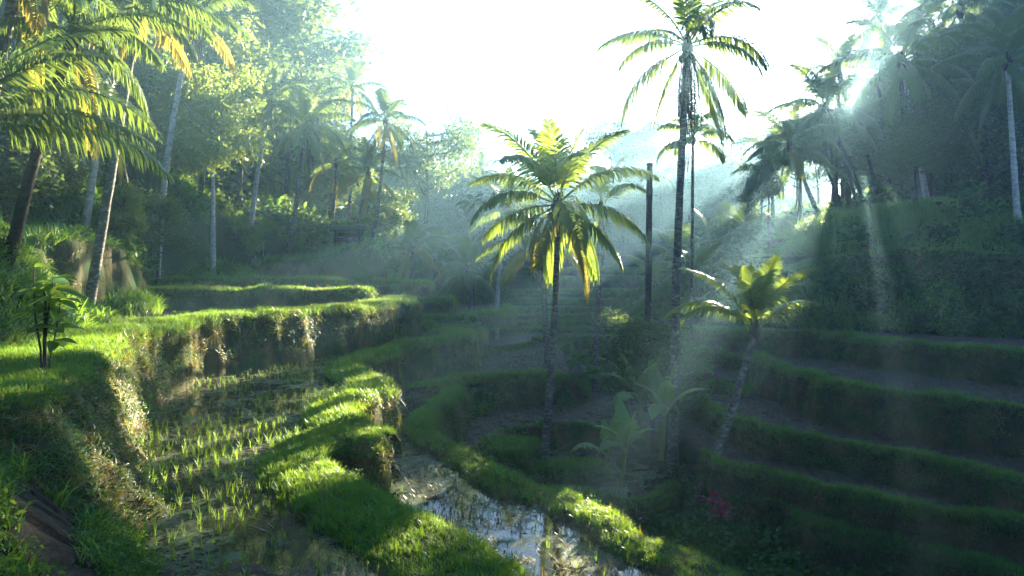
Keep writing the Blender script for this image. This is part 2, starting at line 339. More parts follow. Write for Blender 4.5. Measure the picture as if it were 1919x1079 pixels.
CTRL = [(0, 0, -2.4), (-3, 1, -3.0), (4, 1, -5), (10, 3, -8), (-8, 1, -2.6), (-4, 3, -3.0), (-6, 3, -2.7), (0, -5, -0.9), (0, -13, 4), (0, -26, 11), (-14, -10, 6), (14, -9, -2), (26, -24, 6), (-30, -15, 13), (-20, 3, 2.5), (22, 2, -6),  # rear points raised as an unseen hill to darken the camera-facing banks
    (-5.6, 7.2, -2.3), (-4.4, 8.2, -3.6), (-6.6, 5, -2.5), (-3.6, 5.5, -3.5), (-2.5, 3.5, -3.0), (-7.6, 9.4, -1.9), (-10, 6, -1.6), (-6.3, 10.3, -3.6),
    (-6, 13, -4.6), (-8.6, 20, -4.8), (-8, 30, -5), (-2, 22, -7), (0, 12, -7), (-2, 32, -7), (-1, 16, -7),
    (-11, 13, -2.2), (-13, 22, -2.4), (-12, 30, -2.6), (-9, 37, -3.4), (-6, 42, -4.5),
    (-12.6, 15, -1.0), (-14.4, 17.5, 1.6), (-15.4, 19.5, 1.9), (-12.6, 19.5, -1.6), (-13.4, 22.5, -1.4), (-18, 18, 3.2), (-30, 15, 7), (-17, 25, -2.4), (-16.5, 31, -2.0), (-17, 36, -1.4),
    tuple(P(120, 440, 27)), tuple(P(200, 452, 29)), tuple(P(250, 380, 35)), tuple(P(312, 405, 36)), tuple(P(385, 468, 38)), tuple(P(165, 365, 30)),
    tuple(P(0, 300, 30)), tuple(P(300, 300, 50)), (-15.5, 43, -0.6), tuple(P(480, 488, 45)), tuple(P(600, 455, 51)), tuple(P(480, 440, 48)),
    tuple(P(690, 462, 51)), (-9, 54, -1.5), tuple(P(470, 420, 50)), tuple(P(560, 430, 56)), (-30, 60, 9), (-45, 80, 17), (-22, 80, 8), (-80, 100, 24), (-40, 40, 11),
    (-9, 47, -3), (-5, 50, -5), (0, 44, -6.4), (-3, 62, -5.8), (10, 60, -7), (15, 80, -5.6), (0, 80, -5), (-8, 80, -4), (0, 100, -1.2), (20, 100, 0), (0, 130, 6), (30, 140, 10), (-30, 135, 11),
    (0, 200, 14), (70, 200, 15), (-90, 200, 22), (0, 330, 12), (200, 330, 10), (-200, 330, 20), (200, 100, 22), (-200, 100, 24), (200, 0, 12), (-200, 0, 20), (110, 160, 16), (120, 220, 14),
    (5, 20, -9.2), (7, 14, -9.2), (3, 28, -9), (9, 22, -8.8), (10, 12, -9.5), (6, 33, -8.5), (5, 40, -7.6), (8, 46, -7),
    (14, 20, -8.4), (20, 19, -8), (14, 25, -7.8), (22, 22, -6.6), (13, 32, -5.6), (20, 27.5, -5.4), (27, 24, -5.2), (10, 36, -6), (40, 20, -5),
    (14.5, 38.5, -3.2), (20, 35, -3.3), (27, 31.5, -3.4), (11, 42, -4.2), (36, 29, -3),
    tuple(P(1560, 432, 44)), tuple(P(1740, 390, 46)), tuple(P(1905, 418, 40)), tuple(P(1700, 465, 39)), tuple(P(1900, 462, 36.5)), tuple(P(1490, 490, 44)), tuple(P(2100, 440, 36)),
    (42, 50, 7), (45, 70, 10), (33, 58, 4), (27, 75, 2.5), (48, 34, 5), (65, 60, 14), (80, 110, 16), (21, 60, 3.4), (16, 62, 0.5), (15, 50, -2), (45, 100, 8)]
ground_f = tps(CTRL)
CLIFFS = [([(-60, 470, 21), (30, 452, 22.5), (100, 437, 24), (160, 440, 26), (215, 455, 28), (245, 480, 29.5), (262, 508, 31.5), (268, 520, 35)], [(-20, 40), (-30, 30), (-25, 20)], -1.3),
    ([(262, 495, 38), (330, 498, 40), (400, 500, 42), (470, 503, 44.5), (482, 498, 46)], [(-20, 56), (-28, 44)], -0.6),
    ([(484, 494, 45), (530, 490, 46), (590, 484, 47), (630, 472, 47.5), (665, 460, 48), (698, 462, 49), (712, 476, 51), (712, 482, 55), (700, 470, 62)], [(-22, 66), (-22, 50)], -0.95)]
CL_RIM = []
for rm, cl_, bz in CLIFFS:
    q = np.array([P(*a) for a in rm]); n_ = 12; q = np.concatenate([q[i] + (q[i + 1] - q[i]) * np.linspace(0, 1, n_, endpoint=False)[:, None] for i in range(len(q) - 1)])
    CL_RIM.append((q, [tuple(P(*a)[:2]) for a in rm] + cl_, bz))
def cliff_clip(x, y, z):
    sh = z.shape; x, y, z = x.ravel(), y.ravel(), z.ravel().copy(); m = np.nonzero((x > -32) & (x < -4) & (y > 16) & (y < 66))[0]
    for q, poly, bz in CL_RIM:
        for a in range(0, len(m), 20000):
            k = m[a:a + 20000]; d = np.hypot(x[k, None] - q[None, :, 0], y[k, None] - q[None, :, 1]); j = d.argmin(1); d = d.min(1); ins = in_poly(x[k], y[k], poly)
            lo = np.where(~ins & (d < 3.5), np.minimum(z[k], bz + np.clip(d - 2.0, 0, 2) * 0.6), z[k])
            z[k] = np.where(ins & (d < 4), np.maximum(lo, q[j, 2] - 0.2 - 0.05 * d), np.where(ins, lo, lo))
    return z.reshape(sh)
def ground_z(x, y):
    x = np.asarray(x, float); y = np.asarray(y, float)
    d = np.hypot(x, y)
    n = fbm(np.stack([x * 0.22, y * 0.22, x * 0], -1), 3, 3) * np.clip(0.3 + d * 0.008, 0, 1.5) + fbm(np.stack([x * 1.1, y * 1.1, x * 0], -1), 2, 9) * 0.12
    return cliff_clip(x, y, ground_f(x, y) + n)
def axis(lo, hi, fine_lo, fine_hi, step, grow=1.12):
    a = list(np.arange(fine_lo, fine_hi, step)); s = step
    while a[-1] < hi: s *= grow; a.append(a[-1] + s)
    s = step
    while a[0] > lo: s *= grow; a.insert(0, a[0] - s)
    return np.array(a)
gx = axis(-240, 240, -24, 34, 0.42); gy = axis(-30, 300, 1, 58, 0.42)
GX, GY = np.meshgrid(gx, gy); GZ = ground_z(GX, GY)
nx, ny = len(gx), len(gy); ii = (np.arange(ny - 1)[:, None] * nx + np.arange(nx - 1)[None]).ravel()
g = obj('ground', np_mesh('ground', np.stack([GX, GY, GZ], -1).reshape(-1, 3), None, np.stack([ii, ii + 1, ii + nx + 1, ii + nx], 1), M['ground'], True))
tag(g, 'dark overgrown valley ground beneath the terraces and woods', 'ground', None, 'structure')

# ------------------------------------------------------------------ rice terraces
def catmull(pts, ds):
    p = np.asarray(pts, float); p = np.concatenate([[2 * p[0] - p[1]], p, [2 * p[-1] - p[-2]]]); out = []
    for i in range(1, len(p) - 2):
        n = max(2, int(np.linalg.norm(p[i + 1, :2] - p[i, :2]) / ds)); t = np.linspace(0, 1, n, endpoint=False)[:, None]
        a, b, c, d = p[i - 1], p[i], p[i + 1], p[i + 2]
        out.append(0.5 * ((2 * b) + (-a + c) * t + (2 * a - 5 * b + 4 * c - d) * t ** 2 + (-a + 3 * b - 3 * c + d) * t ** 3))
    out.append(p[-2:-1]); return np.concatenate(out)
BANKS, POLYS, FLOORS = [], [], []
def terrace(label, rim, close, floor, depth, bund=0.7, bh=0.2, batter=0.12, ds=0.2, rough=1.0, mud=None, water=None, res=0.2, mud_amp=0.05, name='rice_terrace', seed=0, mat='soil', kind='paddy', batter_list=None):
    """rim: ordered 3-D points of the bank's upper edge; close: plan points behind it; the bank falls away from the inside"""
    rim = np.asarray(rim, float)
    if batter_list is not None: rim = np.concatenate([rim, np.asarray(batter_list, float)[:, None]], 1)
    else: rim = np.concatenate([rim, np.full((len(rim), 1), batter)], 1)
    c4 = catmull(rim, ds); c = c4[:, :3]; bt = c4[:, 3]
    poly = [tuple(q[:2]) for q in c[::max(1, int(0.6 / ds))]] + [tuple(q[:2]) for q in close]
    area = sum(poly[i - 1][0] * poly[i][1] - poly[i][0] * poly[i - 1][1] for i in range(len(poly)))
    tan = np.gradient(c[:, :2], axis=0)
    for _ in range(6): tan[1:-1] = (tan[:-2] + tan[1:-1] * 2 + tan[2:]) / 4
    tan /= np.linalg.norm(tan, axis=1)[:, None] + 1e-9
    out = np.stack([tan[:, 1], -tan[:, 0]], 1) * (1 if area > 0 else -1)
    nw = max(4, int(depth / max(0.16, ds * 0.9)))
    prof = [(-bund - 0.25, -bh - 0.15, 0), (-bund, -bh * 0.75, 0), (-bund * 0.8, -bh * 0.35, 0.2), (-bund * 0.5, -0.04, 0.4), (-bund * 0.2, 0.0, 0.5), (0.02, -0.05, 0.6), (0.1, -0.18, 0.8)]
    top = len(prof)
    prof += [(0.12, -(0.18 + (depth - 0.18) * (k + 1) / nw), 1.0) for k in range(nw)]
    prof = np.array(prof); ns, npf = len(c), len(prof)
    off = prof[None, :, 0] + bt[:, None] * np.maximum(0, -prof[None, :, 1] - 0.15)
    dz = np.broadcast_to(prof[None, :, 1], (ns, npf))
    G = np.empty((ns, npf, 3)); G[..., :2] = c[:, None, :2] + out[:, None] * off[..., None]; G[..., 2] = c[:, None, 2] + dz
    q = G.copy(); q[..., 2] *= 0.35
    w = prof[None, :, 2] * np.ones((ns, 1))
    disp = (fbm(q * 0.75, 3, seed + 1) * 0.42 + fbm(q * 2.6, 2, seed + 5) * 0.13) * rough * w
    G[..., :2] += out[:, None] * disp[..., None]
    G[..., 2] += (fbm(G * 1.3, 2, seed + 9) * 0.07 + fbm(np.broadcast_to(G[:, 5:6], G.shape) * 0.6, 2, seed + 13) * 0.12) * rough * (w < 0.9)
    i = (np.arange(ns - 1)[:, None] * npf + np.arange(npf - 1)[None]).ravel()
    quads = np.stack([i, i + 1, i + npf + 1, i + npf], 1)
    if area < 0: quads = quads[:, ::-1]
    o = obj(name, np_mesh(name, G.reshape(-1, 3), None, quads, M[mat], True))
    tag(o, label, 'terrace', None, 'structure')
    BANKS.append(dict(G=G, top=top, kind=kind, sgn=1 if area > 0 else -1)); POLYS.append(poly); FLOORS.append(-99 if kind == 'cliff' else floor)
    pa = np.array(poly); x0, y0 = pa.min(0); x1, y1 = pa.max(0)
    if mud is not None:
        xs = np.arange(x0, x1 + res, res); ys = np.arange(max(y0, 2), y1 + res, res); X, Y = np.meshgrid(xs, ys)
        Z = floor + mud + fbm(np.stack([X * 1.5, Y * 1.5, X * 0], -1), 3, seed + 21) * mud_amp * 0.9 + fbm(np.stack([X * 4.5, Y * 4.5, X * 0], -1), 2, seed + 31) * mud_amp * 1.5
        m = len(xs); k = (np.arange(len(ys) - 1)[:, None] * m + np.arange(m - 1)[None]).ravel()
        cxm, cym = X[:-1, :-1].ravel() + res / 2, Y[:-1, :-1].ravel() + res / 2
        k = k[in_poly(cxm, cym, poly)]
        qd = np.stack([k, k + 1, k + m + 1, k + m], 1); us, inv = np.unique(qd, return_inverse=True)
        obj('paddy_mud', np_mesh('paddy_mud', np.stack([X, Y, Z], -1).reshape(-1, 3)[us], None, inv.reshape(-1, 4), M['mud'], True), o)
    if water is not None:
        v = [Vector((a, b, floor + water)) for a, b in poly]
        obj('paddy_water', np_mesh('paddy_water', np.array([tuple(a) for a in v]), geometry.tessellate_polygon([v]), None, M['water']), o)
    return o, poly

# the flooded paddy (1) below the camera with its broad curling bund
r1 = [PL(a, b, -3.5) for a, b in [(1120, 1230), (1040, 1140), (966, 1079), (911, 1024), (822, 969), (752, 938), (700, 912), (645, 880), (612, 852), (618, 832), (655, 815), (690, 823), (700, 808), (690, 788), (668, 768), (668, 748), (690, 732), (722, 725), (733, 718), (708, 704), (682, 695), (676, 684), (690, 672), (711, 663), (750, 651), (794, 641), (840, 632), (867, 628), (884, 627), (890, 622), (872, 617), (820, 614)]]
t1, poly1 = terrace('flooded rice paddy with a broad curling grass bund in the foreground', r1, [(-9, 44), (-16, 36), (-14, 22), (-10, 15), (-8, 9), (-7.5, 5), (-3, 4.2), (1.0, 4.6)], -3.7, 2.6, 1.25, 0.22, 0.10, 0.13, 1.0, -0.035, 0.0, 0.11, 0.055, seed=10, kind='earthy')
# the lower paddy (2) beyond it
r2 = [PL(a, b, -5.3) for a, b in [(850, 716), (862, 724), (856, 738), (835, 755), (811, 775), (803, 797), (833, 821), (872, 841), (911, 863), (955, 891), (1011, 910), (1055, 917), (1085, 935), (1122, 947), (1155, 963), (1183, 985), (1211, 1005), (1280, 1027), (1400, 1082), (1520, 1150)]]
t2, poly2 = terrace('lower flooded paddy with winding bund above the gully', r2, [(3.0, 8), (-3, 9), (-6, 14), (-6, 24), (-6, 34), (-3.5, 36)], -5.5, 2.2, 0.8, 0.2, 0.2, 0.15, 0.8, -0.045, 0.0, 0.12, 0.055, seed=20)
# upper left ledge with the lit bank
ra = [P(*q) for q in [(-120, 735, 8.6), (20, 722, 9.4), (105, 704, 10.5), (150, 672, 12.6), (185, 646, 15.0), (250, 624, 18), (313, 611, 20.4), (345, 602, 22.0), (370, 597, 23.4), (430, 592, 25), (500, 586, 26.6), (600, 579, 29.6), (690, 572, 33), (750, 566, 36.5), (772, 567, 38), (777, 563, 40), (760, 556, 43)]]
ta, polya = terrace('grassy upper ledge with a tall crumbling earth bank over the flooded paddy', ra, [(-12, 46), (-24, 40), (-24, 12), (-14, 6)], -1.75, 2.5, 1.6, 0.1, 0.1, 0.16, 1.1, seed=30, batter_list=[0.85, 0.85, 0.7, 0.48, 0.3, 0.18, 0.1, 0.08, 0.05, 0.05, 0.06, 0.08, 0.08, 0.1, 0.1, 0.1, 0.1], mud=0.0, res=0.35, mud_amp=0.04, kind='earthy')
rb = [P(*q) for q in [(60, 541, 27), (150, 538, 28), (300, 540, 31), (450, 541, 33), (600, 542, 35), (685, 542, 36.6), (697, 544, 38), (690, 540, 41)]]
terrace('second grassy step above the ledge, its end lit gold', rb, [(-8.5, 46), (-22, 40), (-24, 27)], -0.95, 1.3, 0.9, 0.12, 0.08, 0.22, 0.8, mud=0, res=0.5, seed=40)
terrace('low grassy step under the earth cliff', [P(*q) for q in [(262, 530, 33), (300, 522, 34), (400, 520, 36), (500, 521, 38), (600, 522, 40), (640, 524, 41.2), (648, 527, 43), (630, 522, 46)]], [(-12, 50), (-22, 44), (-20, 34)], -0.5, 0.9, 0.8, 0.12, 0.08, 0.25, 0.6, mud=0, res=0.5, seed=50)
terrace('long step at the foot of the bluff', [P(*q) for q in [(420, 519, 44), (560, 521, 46), (690, 524, 48), (760, 527, 49), (798, 528, 50), (806, 531, 52), (800, 527, 60)]], [(-10, 64), (-24, 50)], -0.85, 1.3, 0.8, 0.12, 0.14, 0.28, 0.6, mud=0, res=0.6, seed=60)
terrace('clipped step turning the corner below the bluff', [P(*q) for q in [(690, 559, 46.5), (760, 558, 47), (838, 557, 47.5), (849, 560, 49.5), (846, 556, 58)]], [(-7, 62), (-12, 50)], -1.85, 1.3, 0.7, 0.1, 0.14, 0.28, 0.6, mud=0, res=0.6, seed=70)
terrace('wide low step beyond the upper ledge', [P(*q) for q in [(760, 594, 44.5), (850, 590, 46), (930, 584, 50), (962, 580, 57), (955, 572, 64)]], [(-7, 66), (-11, 48)], -3.1, 1.2, 0.7, 0.1, 0.14, 0.3, 0.6, mud=0, res=0.6, seed=80)
terrace('short mossy step tucked behind the ledge corner', [P(*q) for q in [(745, 608, 42.5), (800, 605, 43), (815, 609, 44.2), (815, 603, 46)]], [(-8, 48), (-9, 43)], -3.4, 0.9, 0.5, 0.1, 0.14, 0.3, 0.5, mud=0, res=0.6, seed=85)
terrace('rounded step topped by broad leaved plants', [P(*q) for q in [(806, 612, 44), (850, 607, 43.5), (885, 609, 43.5), (900, 616, 44.6), (905, 618, 48), (900, 612, 54)]], [(-4, 56), (-7, 46)], -3.6, 1.7, 0.5, 0.1, 0.14, 0.28, 0.7, mud=0, res=0.6, seed=88)
# centre
terrace('dark green step with a rounded grassy face beyond the mud paddy', [P(*q) for q in [(800, 726, 31), (845, 716, 32.5), (880, 707, 34), (930, 703, 35), (1000, 702, 36), (1055, 703, 36.2), (1082, 711, 36.8), (1098, 728, 38.5), (1100, 712, 42), (1080, 690, 47)]], [(2, 54), (-6, 54), (-7, 34)], -5.5, 1.9, 1.0, 0.15, 0.2, 0.22, 0.8, mud=0.0, res=0.3, mud_amp=0.05, seed=90)
terrace('low curved bund across the brown patch', [P(*q) for q in [(880, 672, 42), (903, 662, 45), (930, 655, 47), (985, 647, 50), (1000, 640, 56)]], [(-2, 60), (-6, 50)], -5.1, 0.8, 0.7, 0.1, 0.2, 0.28, 0.6, mud=0, res=0.5, seed=95)
terrace('brown mud paddy littered with straw', [P(*q) for q in [(890, 845, 26), (912, 832, 27.2), (935, 812, 29), (962, 801, 30.2), (1040, 790, 31.4), (1100, 792, 31.2), (1150, 800, 30.6), (1240, 795, 31.5), (1300, 780, 34)]], [(9, 39), (0, 42), (-5, 34), (-4, 26)], -6.95, 1.4, 0.35, 0.06, 0.1, 0.22, 0.7, mud=0.0, water=-0.02, res=0.22, mud_amp=0.05, seed=100, kind='bare')
def loop(cx, cyy, rx, ry, z, n=10, s=0):
    r = np.random.default_rng(s); a = np.linspace(0, 2 * math.pi, n, endpoint=False); k = r.uniform(0.85, 1.15, n)
    p = [(cx + rx * math.cos(t) * q, cyy + ry * math.sin(t) * q, z) for t, q in zip(a, k)]; return p + [p[0], p[1]]
terrace('round grassy hummock at the foot of the slender palm', loop(0.0, 27.6, 0.95, 1.2, -6.95, 10, 1), [], -7.0, 1.7, 0.9, 0.0, 0.35, 0.2, 1.0, seed=110, name='hummock')
terrace('low grassy spit running from the hummock to the banana plants', loop(2.0, 26.9, 1.9, 0.6, -7.55, 12, 2), [], -7.6, 1.2, 0.55, 0.0, 0.35, 0.2, 1.0, seed=112, name='hummock')
terrace('sunken wet paddy under the hummock', [PL(a, b, -8.0) for a, b in [(880, 960), (940, 930), (1010, 922), (1100, 925), (1180, 940), (1240, 930), (1270, 905)]], [(8, 33), (-3, 33), (-3, 27)], -8.1, 1.4, 0.5, 0.1, 0.2, 0.22, 0.8, mud=-0.02, water=0.0, res=0.25, mud_amp=0.05, seed=115)
# right side flight
R1 = [(1240, 612, 40), (1301, 613, 37.5), (1434, 619, 35.3), (1573, 625, 33.6), (1629, 633, 31.6), (1740, 646, 29), (1919, 660, 26), (2150, 684, 22.5)]
terrace('topmost narrow step under the dark jungle bank', [P(*q) for q in R1], [(22, 27), (30, 34), (16, 44), (9, 46)], -3.15, 1.6, 0.6, 0.12, 0.16, 0.2, 0.9, mud=0, res=0.3, seed=120)
terrace('overgrown step halfway up the dark jungle bank', [P(*q) for q in [(1440, 520, 43), (1500, 492, 42), (1580, 478, 40.5), (1700, 468, 38.2), (1800, 470, 36.5), (1919, 474, 34.2), (2150, 480, 30)]], [(34, 30), (36, 42), (22, 47), (15, 46)], 1.0, 3.0, 0.9, 0.12, 0.45, 0.25, 1.8, mud=0, res=0.5, seed=122)
terrace('sunlit grassy lip at the foot of the backlit trunks', [P(*q) for q in [(1490, 470, 46), (1540, 440, 45.5), (1600, 434, 45), (1660, 432, 44.5), (1720, 420, 44), (1800, 405, 43), (1919, 400, 41), (2100, 395, 38)]], [(40, 42), (40, 52), (22, 54), (17, 50)], 2.3, 2.2, 0.9, 0.1, 0.5, 0.3, 1.8, mud=0, res=0.6, seed=124)
R2 = [(1240, 652, 39), (1301, 652, 37.2), (1407, 660, 35.4), (1429, 671, 33.2), (1462, 683, 31), (1507, 697, 28.7), (1551, 710, 26.9), (1629, 724, 25.1), (1740, 738, 23.6), (1919, 760, 21.5), (2150, 790, 19)]
terrace('brown stubble paddy edged by a fluted earth bank behind the leaning palm', [P(*q) for q in R2], [(20, 24), (30, 32), (16, 42), (9, 44)], -4.35, 2.1, 0.5, 0.14, 0.1, 0.18, 1.2, mud=0.0, res=0.22, seed=130)
R3 = [PL(a, b, -5.75) for a, b in [(1290, 735), (1323, 757), (1379, 783), (1451, 808), (1518, 819), (1601, 833), (1684, 849), (1795, 872), (1919, 899), (2150, 955)]]
terrace('stubble paddy crossed by the leaning palm trunk', R3, [(19, 20), (28, 28), (14, 37), (8, 38)], -5.9, 1.5, 0.5, 0.15, 0.15, 0.18, 1.0, mud=0.0, water=-0.035, res=0.2, seed=140)
terrace('low double bund at the tip of the stubble paddy', [P(*q) for q in [(1315, 740, 32.5), (1334, 713, 33.4), (1360, 718, 32.6), (1386, 727, 32), (1400, 722, 34)]], [(14, 38), (9, 38)], -5.1, 1.0, 0.4, 0.1, 0.15, 0.2, 0.8, mud=0, res=0.3, seed=142)
R4 = [PL(a, b, -6.6) for a, b in [(1310, 840), (1345, 863), (1423, 877), (1479, 891), (1540, 913), (1629, 933), (1712, 952), (1780, 958), (1820, 962), (1857, 969), (1919, 979), (2150, 1035)]]
terrace('narrow grassy step below the stubble paddies', R4, [(18, 17), (26, 24), (12, 32), (7, 33)], -6.75, 1.3, 0.45, 0.14, 0.15, 0.18, 1.0, mud=0, res=0.2, seed=150)
R5 = [PL(a, b, -7.45) for a, b in [(1345, 905), (1379, 919), (1451, 941), (1529, 980), (1629, 997), (1712, 1013), (1795, 1035), (1879, 1063), (1960, 1090), (2150, 1150)]]
terrace('lowest weedy step above the dark gully', R5, [(18, 15), (24, 20), (11, 27), (7, 27)], -7.6, 2.2, 0.5, 0.14, 0.3, 0.18, 1.3, mud=0, res=0.2, seed=160)
# far hillside terraces in the valley
for k, (d, py, x0, x1) in enumerate([(104, 503, -16, 26), (97, 518, -12, 26), (88, 543, -10, 24), (82, 560, -8, 24), (76, 576, -6, 22), (71, 590, -5, 20), (66, 603, -4, 17), (61, 616, -2, 15), (56, 630, 0, 12)]):
    w = [0.6 * math.sin(x * 0.5 + k * 2) + 0.4 * math.sin(x * 1.3 + k) for x in range(12)]
    pts = [np.array([x, d + w[i] * 1.3 - 0.02 * (x - 6) ** 2, (CY - py) / F * d]) for i, x in enumerate(np.linspace(x0, x1, 12))]
    terrace(['highest', 'second highest', 'third', 'fourth', 'fifth', 'sixth', 'seventh', 'eighth', 'lowest'][k] + ' hazy terrace line on the far valley side', pts, [(x1, d + 9), (x0, d + 9)], pts[0][2] - 0.1, 2.0, 0.7, 0.08, 0.2, 0.6, 1.2, mud=0, res=1.0, seed=200 + k, kind='far')
# earth cliffs at the left
terrace('bare brown earth cliff at the foot of the left bank', [P(*q) for q in [(-60, 470, 21), (30, 452, 22.5), (100, 437, 24), (160, 440, 26), (215, 455, 28), (245, 480, 29.5), (262, 508, 31.5), (268, 520, 35)]], [(-20, 40), (-30, 30), (-25, 20)], 0.6, 2.6, 0.8, 0.0, 0.12, 0.2, 1.6, seed=170, name='earth_cliff', kind='cliff')
terrace('low raw earth face behind the grassy steps', [P(*q) for q in [(262, 495, 38), (330, 498, 40), (400, 500, 42), (470, 503, 44.5), (482, 498, 46)]], [(-20, 56), (-28, 44)], 0.3, 1.4, 0.6, 0.0, 0.12, 0.25, 1.0, seed=174, name='earth_cliff', kind='cliff')
terrace('rounded bare bluff carrying the little hut', [P(*q) for q in [(484, 494, 45), (530, 490, 46), (590, 484, 47), (630, 472, 47.5), (665, 460, 48), (698, 462, 49), (712, 476, 51), (712, 482, 55), (700, 470, 62)]], [(-22, 66), (-22, 50)], 1.2, 3.2, 1.0, 0.0, 0.10, 0.25, 1.2, seed=178, name='earth_cliff', kind='cliff')

# earthen steps of the path down to the paddy, bottom left
def hit(px, py, lo=2.0, hi=60.0):
    """where the line of sight through a photo pixel meets the natural ground"""
    d = np.arange(lo, hi, 0.03); q = np.stack([(px - CX) / F * d, d, (CY - py) / F * d], 1); k = np.argmax(q[:, 2] < ground_z(q[:, 0], q[:, 1])); return q[k]
STEP_C = [hit(px, py) for px, py in [(-60, 800), (20, 845), (70, 890), (95, 940), (80, 1000), (120, 1065), (170, 1130)]]
cl = catmull(STEP_C, 0.04); na, nc = len(cl), 26; tn = np.gradient(cl[:, :2], axis=0)
for _ in range(20): tn[1:-1] = (tn[:-2] + tn[1:-1] * 2 + tn[2:]) / 4
tn /= np.linalg.norm(tn, axis=1)[:, None]; sd = np.stack([tn[:, 1], -tn[:, 0]], 1); w = np.linspace(-0.5, 0.5, nc)
XY = cl[:, None, :2] + sd[:, None] * w[None, :, None] * (1 + 0.18 * fbm(np.stack([cl[:, 0] * 1.5, cl[:, 1] * 1.5, cl[:, 0] * 0], -1), 2, 4))[:, None, None]
al = np.concatenate([[0], np.cumsum(np.linalg.norm(np.diff(cl[:, :2], axis=0), axis=1))]); ph = (al[:, None] + 0.12 * fbm(np.stack([XY[..., 0] * 2, XY[..., 1] * 2, XY[..., 0] * 0], -1), 2, 6)) / 0.5 % 1.0
Zp = ground_z(XY[..., 0], XY[..., 1]) + 0.06 - 0.08 * np.clip(1 - ph * 3.5, 0, 1) + 0.035 * fbm(np.stack([XY[..., 0] * 5, XY[..., 1] * 5, XY[..., 0] * 0], -1), 3, 8) - 0.35 * np.clip(np.abs(w)[None] - 0.42, 0, 1)
i = (np.arange(na - 1)[:, None] * nc + np.arange(nc - 1)[None]).ravel()
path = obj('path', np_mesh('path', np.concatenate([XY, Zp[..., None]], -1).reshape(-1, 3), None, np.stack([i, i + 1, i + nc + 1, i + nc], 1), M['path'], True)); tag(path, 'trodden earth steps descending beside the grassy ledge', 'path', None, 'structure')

# ------------------------------------------------------------------ grass on banks
def sample_bank(b, dens, cols):
    G = b['G'][:, cols[0]:cols[1] + 1]
    a = np.cross(G[1:, :-1] - G[:-1, :-1], G[:-1, 1:] - G[:-1, :-1]); ar = np.linalg.norm(a, axis=-1)
    cen = (G[1:, 1:] + G[:-1, :-1]) / 2; d = np.maximum(cen[..., 1], 4)
    w = ar * dens * np.clip((14 / d) ** 0.75, 0.12, 1.6) * in_view(cen)
    n = rng.poisson(w.ravel()); idx = np.repeat(np.arange(n.size), n)
    i, j = idx // (G.shape[1] - 1), idx % (G.shape[1] - 1); u, v = rng.uniform(size=(2, len(idx), 1))
    p = (G[i, j] * (1 - u) + G[i + 1, j] * u) * (1 - v) + (G[i, j + 1] * (1 - u) + G[i + 1, j + 1] * u) * v
    nr = a[i, j] / (ar[i, j][:, None] + 1e-9) * b['sgn']; nr = np.where((nr[:, 2:] < -0.2), -nr, nr)
    return p, nr, (cols[0] + j + v[:, 0])
def dscale(p, k=0.38): return np.clip((np.maximum(p[:, 1], 6) / 14) ** k, 0.8, 2.6)
TP, TN, TS, BP, BN, BS, WP, WN, WS, BI, TI = [], [], [], [], [], [], [], [], [], [], []
for b in BANKS:
    k = b['kind']
    if k == 'bare': dt, db = 25, 25
    elif k == 'cliff': dt, db = 55, 9
    elif k == 'earthy': dt, db = 140, 52
    else: dt, db = 140, 60
    p, n, _ = sample_bank(b, dt, (1, b['top'])); TP.append(p); TN.append(n * 0.5 + np.array([0, 0, 0.9])); TS.append(rng.uniform(0.6, 1.3, len(p)) * dscale(p) * np.clip(0.95 + 0.5 * fbm(p * 0.9, 2, 61), 0.5, 1.35)); TI.append(np.where(rng.uniform(size=len(p)) < np.clip(0.04 + 0.2 * fbm(p * 0.5, 2, 63), 0.01, 0.2), 3 + rng.integers(0, 3, len(p)), rng.integers(0, 3, len(p))))
    p, n, v = sample_bank(b, db, (b['top'] - 1, b['G'].shape[1] - 1))
    f = (v - b['top'] + 1) / (b['G'].shape[1] - b['top'])                 # 0 at the lip, 1 at the foot
    patch = fbm(p * 0.55, 2, 77)
    keep = rng.uniform(size=len(p)) < np.clip(1.15 - 0.95 * f + 0.9 * patch, 0.12, 1)
    p, n, f = p[keep], n[keep], f[keep]
    BI.append(np.where(rng.uniform(size=len(p)) < (0.4 if k == 'earthy' else 0.12), rng.integers(3, 5, len(p)), rng.integers(0, 3, len(p))))
    BP.append(p); BN.append(n + np.array([0, 0, 0.55]) - np.array([0, 0, 0.6]) * f[:, None]); BS.append(rng.uniform(0.7, 1.3, len(p)) * dscale(p) * (1.1 - 0.3 * f))
    p, n, v = sample_bank(b, 7 if k != 'cliff' else 3, (b['top'] - 2, b['G'].shape[1] - 1)); WP.append(p); WN.append(n + np.array([0, 0, 0.5])); WS.append(rng.uniform(0.5, 1.1, len(p)) * dscale(p))
TP, TN, TS, BP, BN, BS, WP, WN, WS = [np.concatenate(q) for q in (TP, TN, TS, BP, BN, BS, WP, WN, WS)]
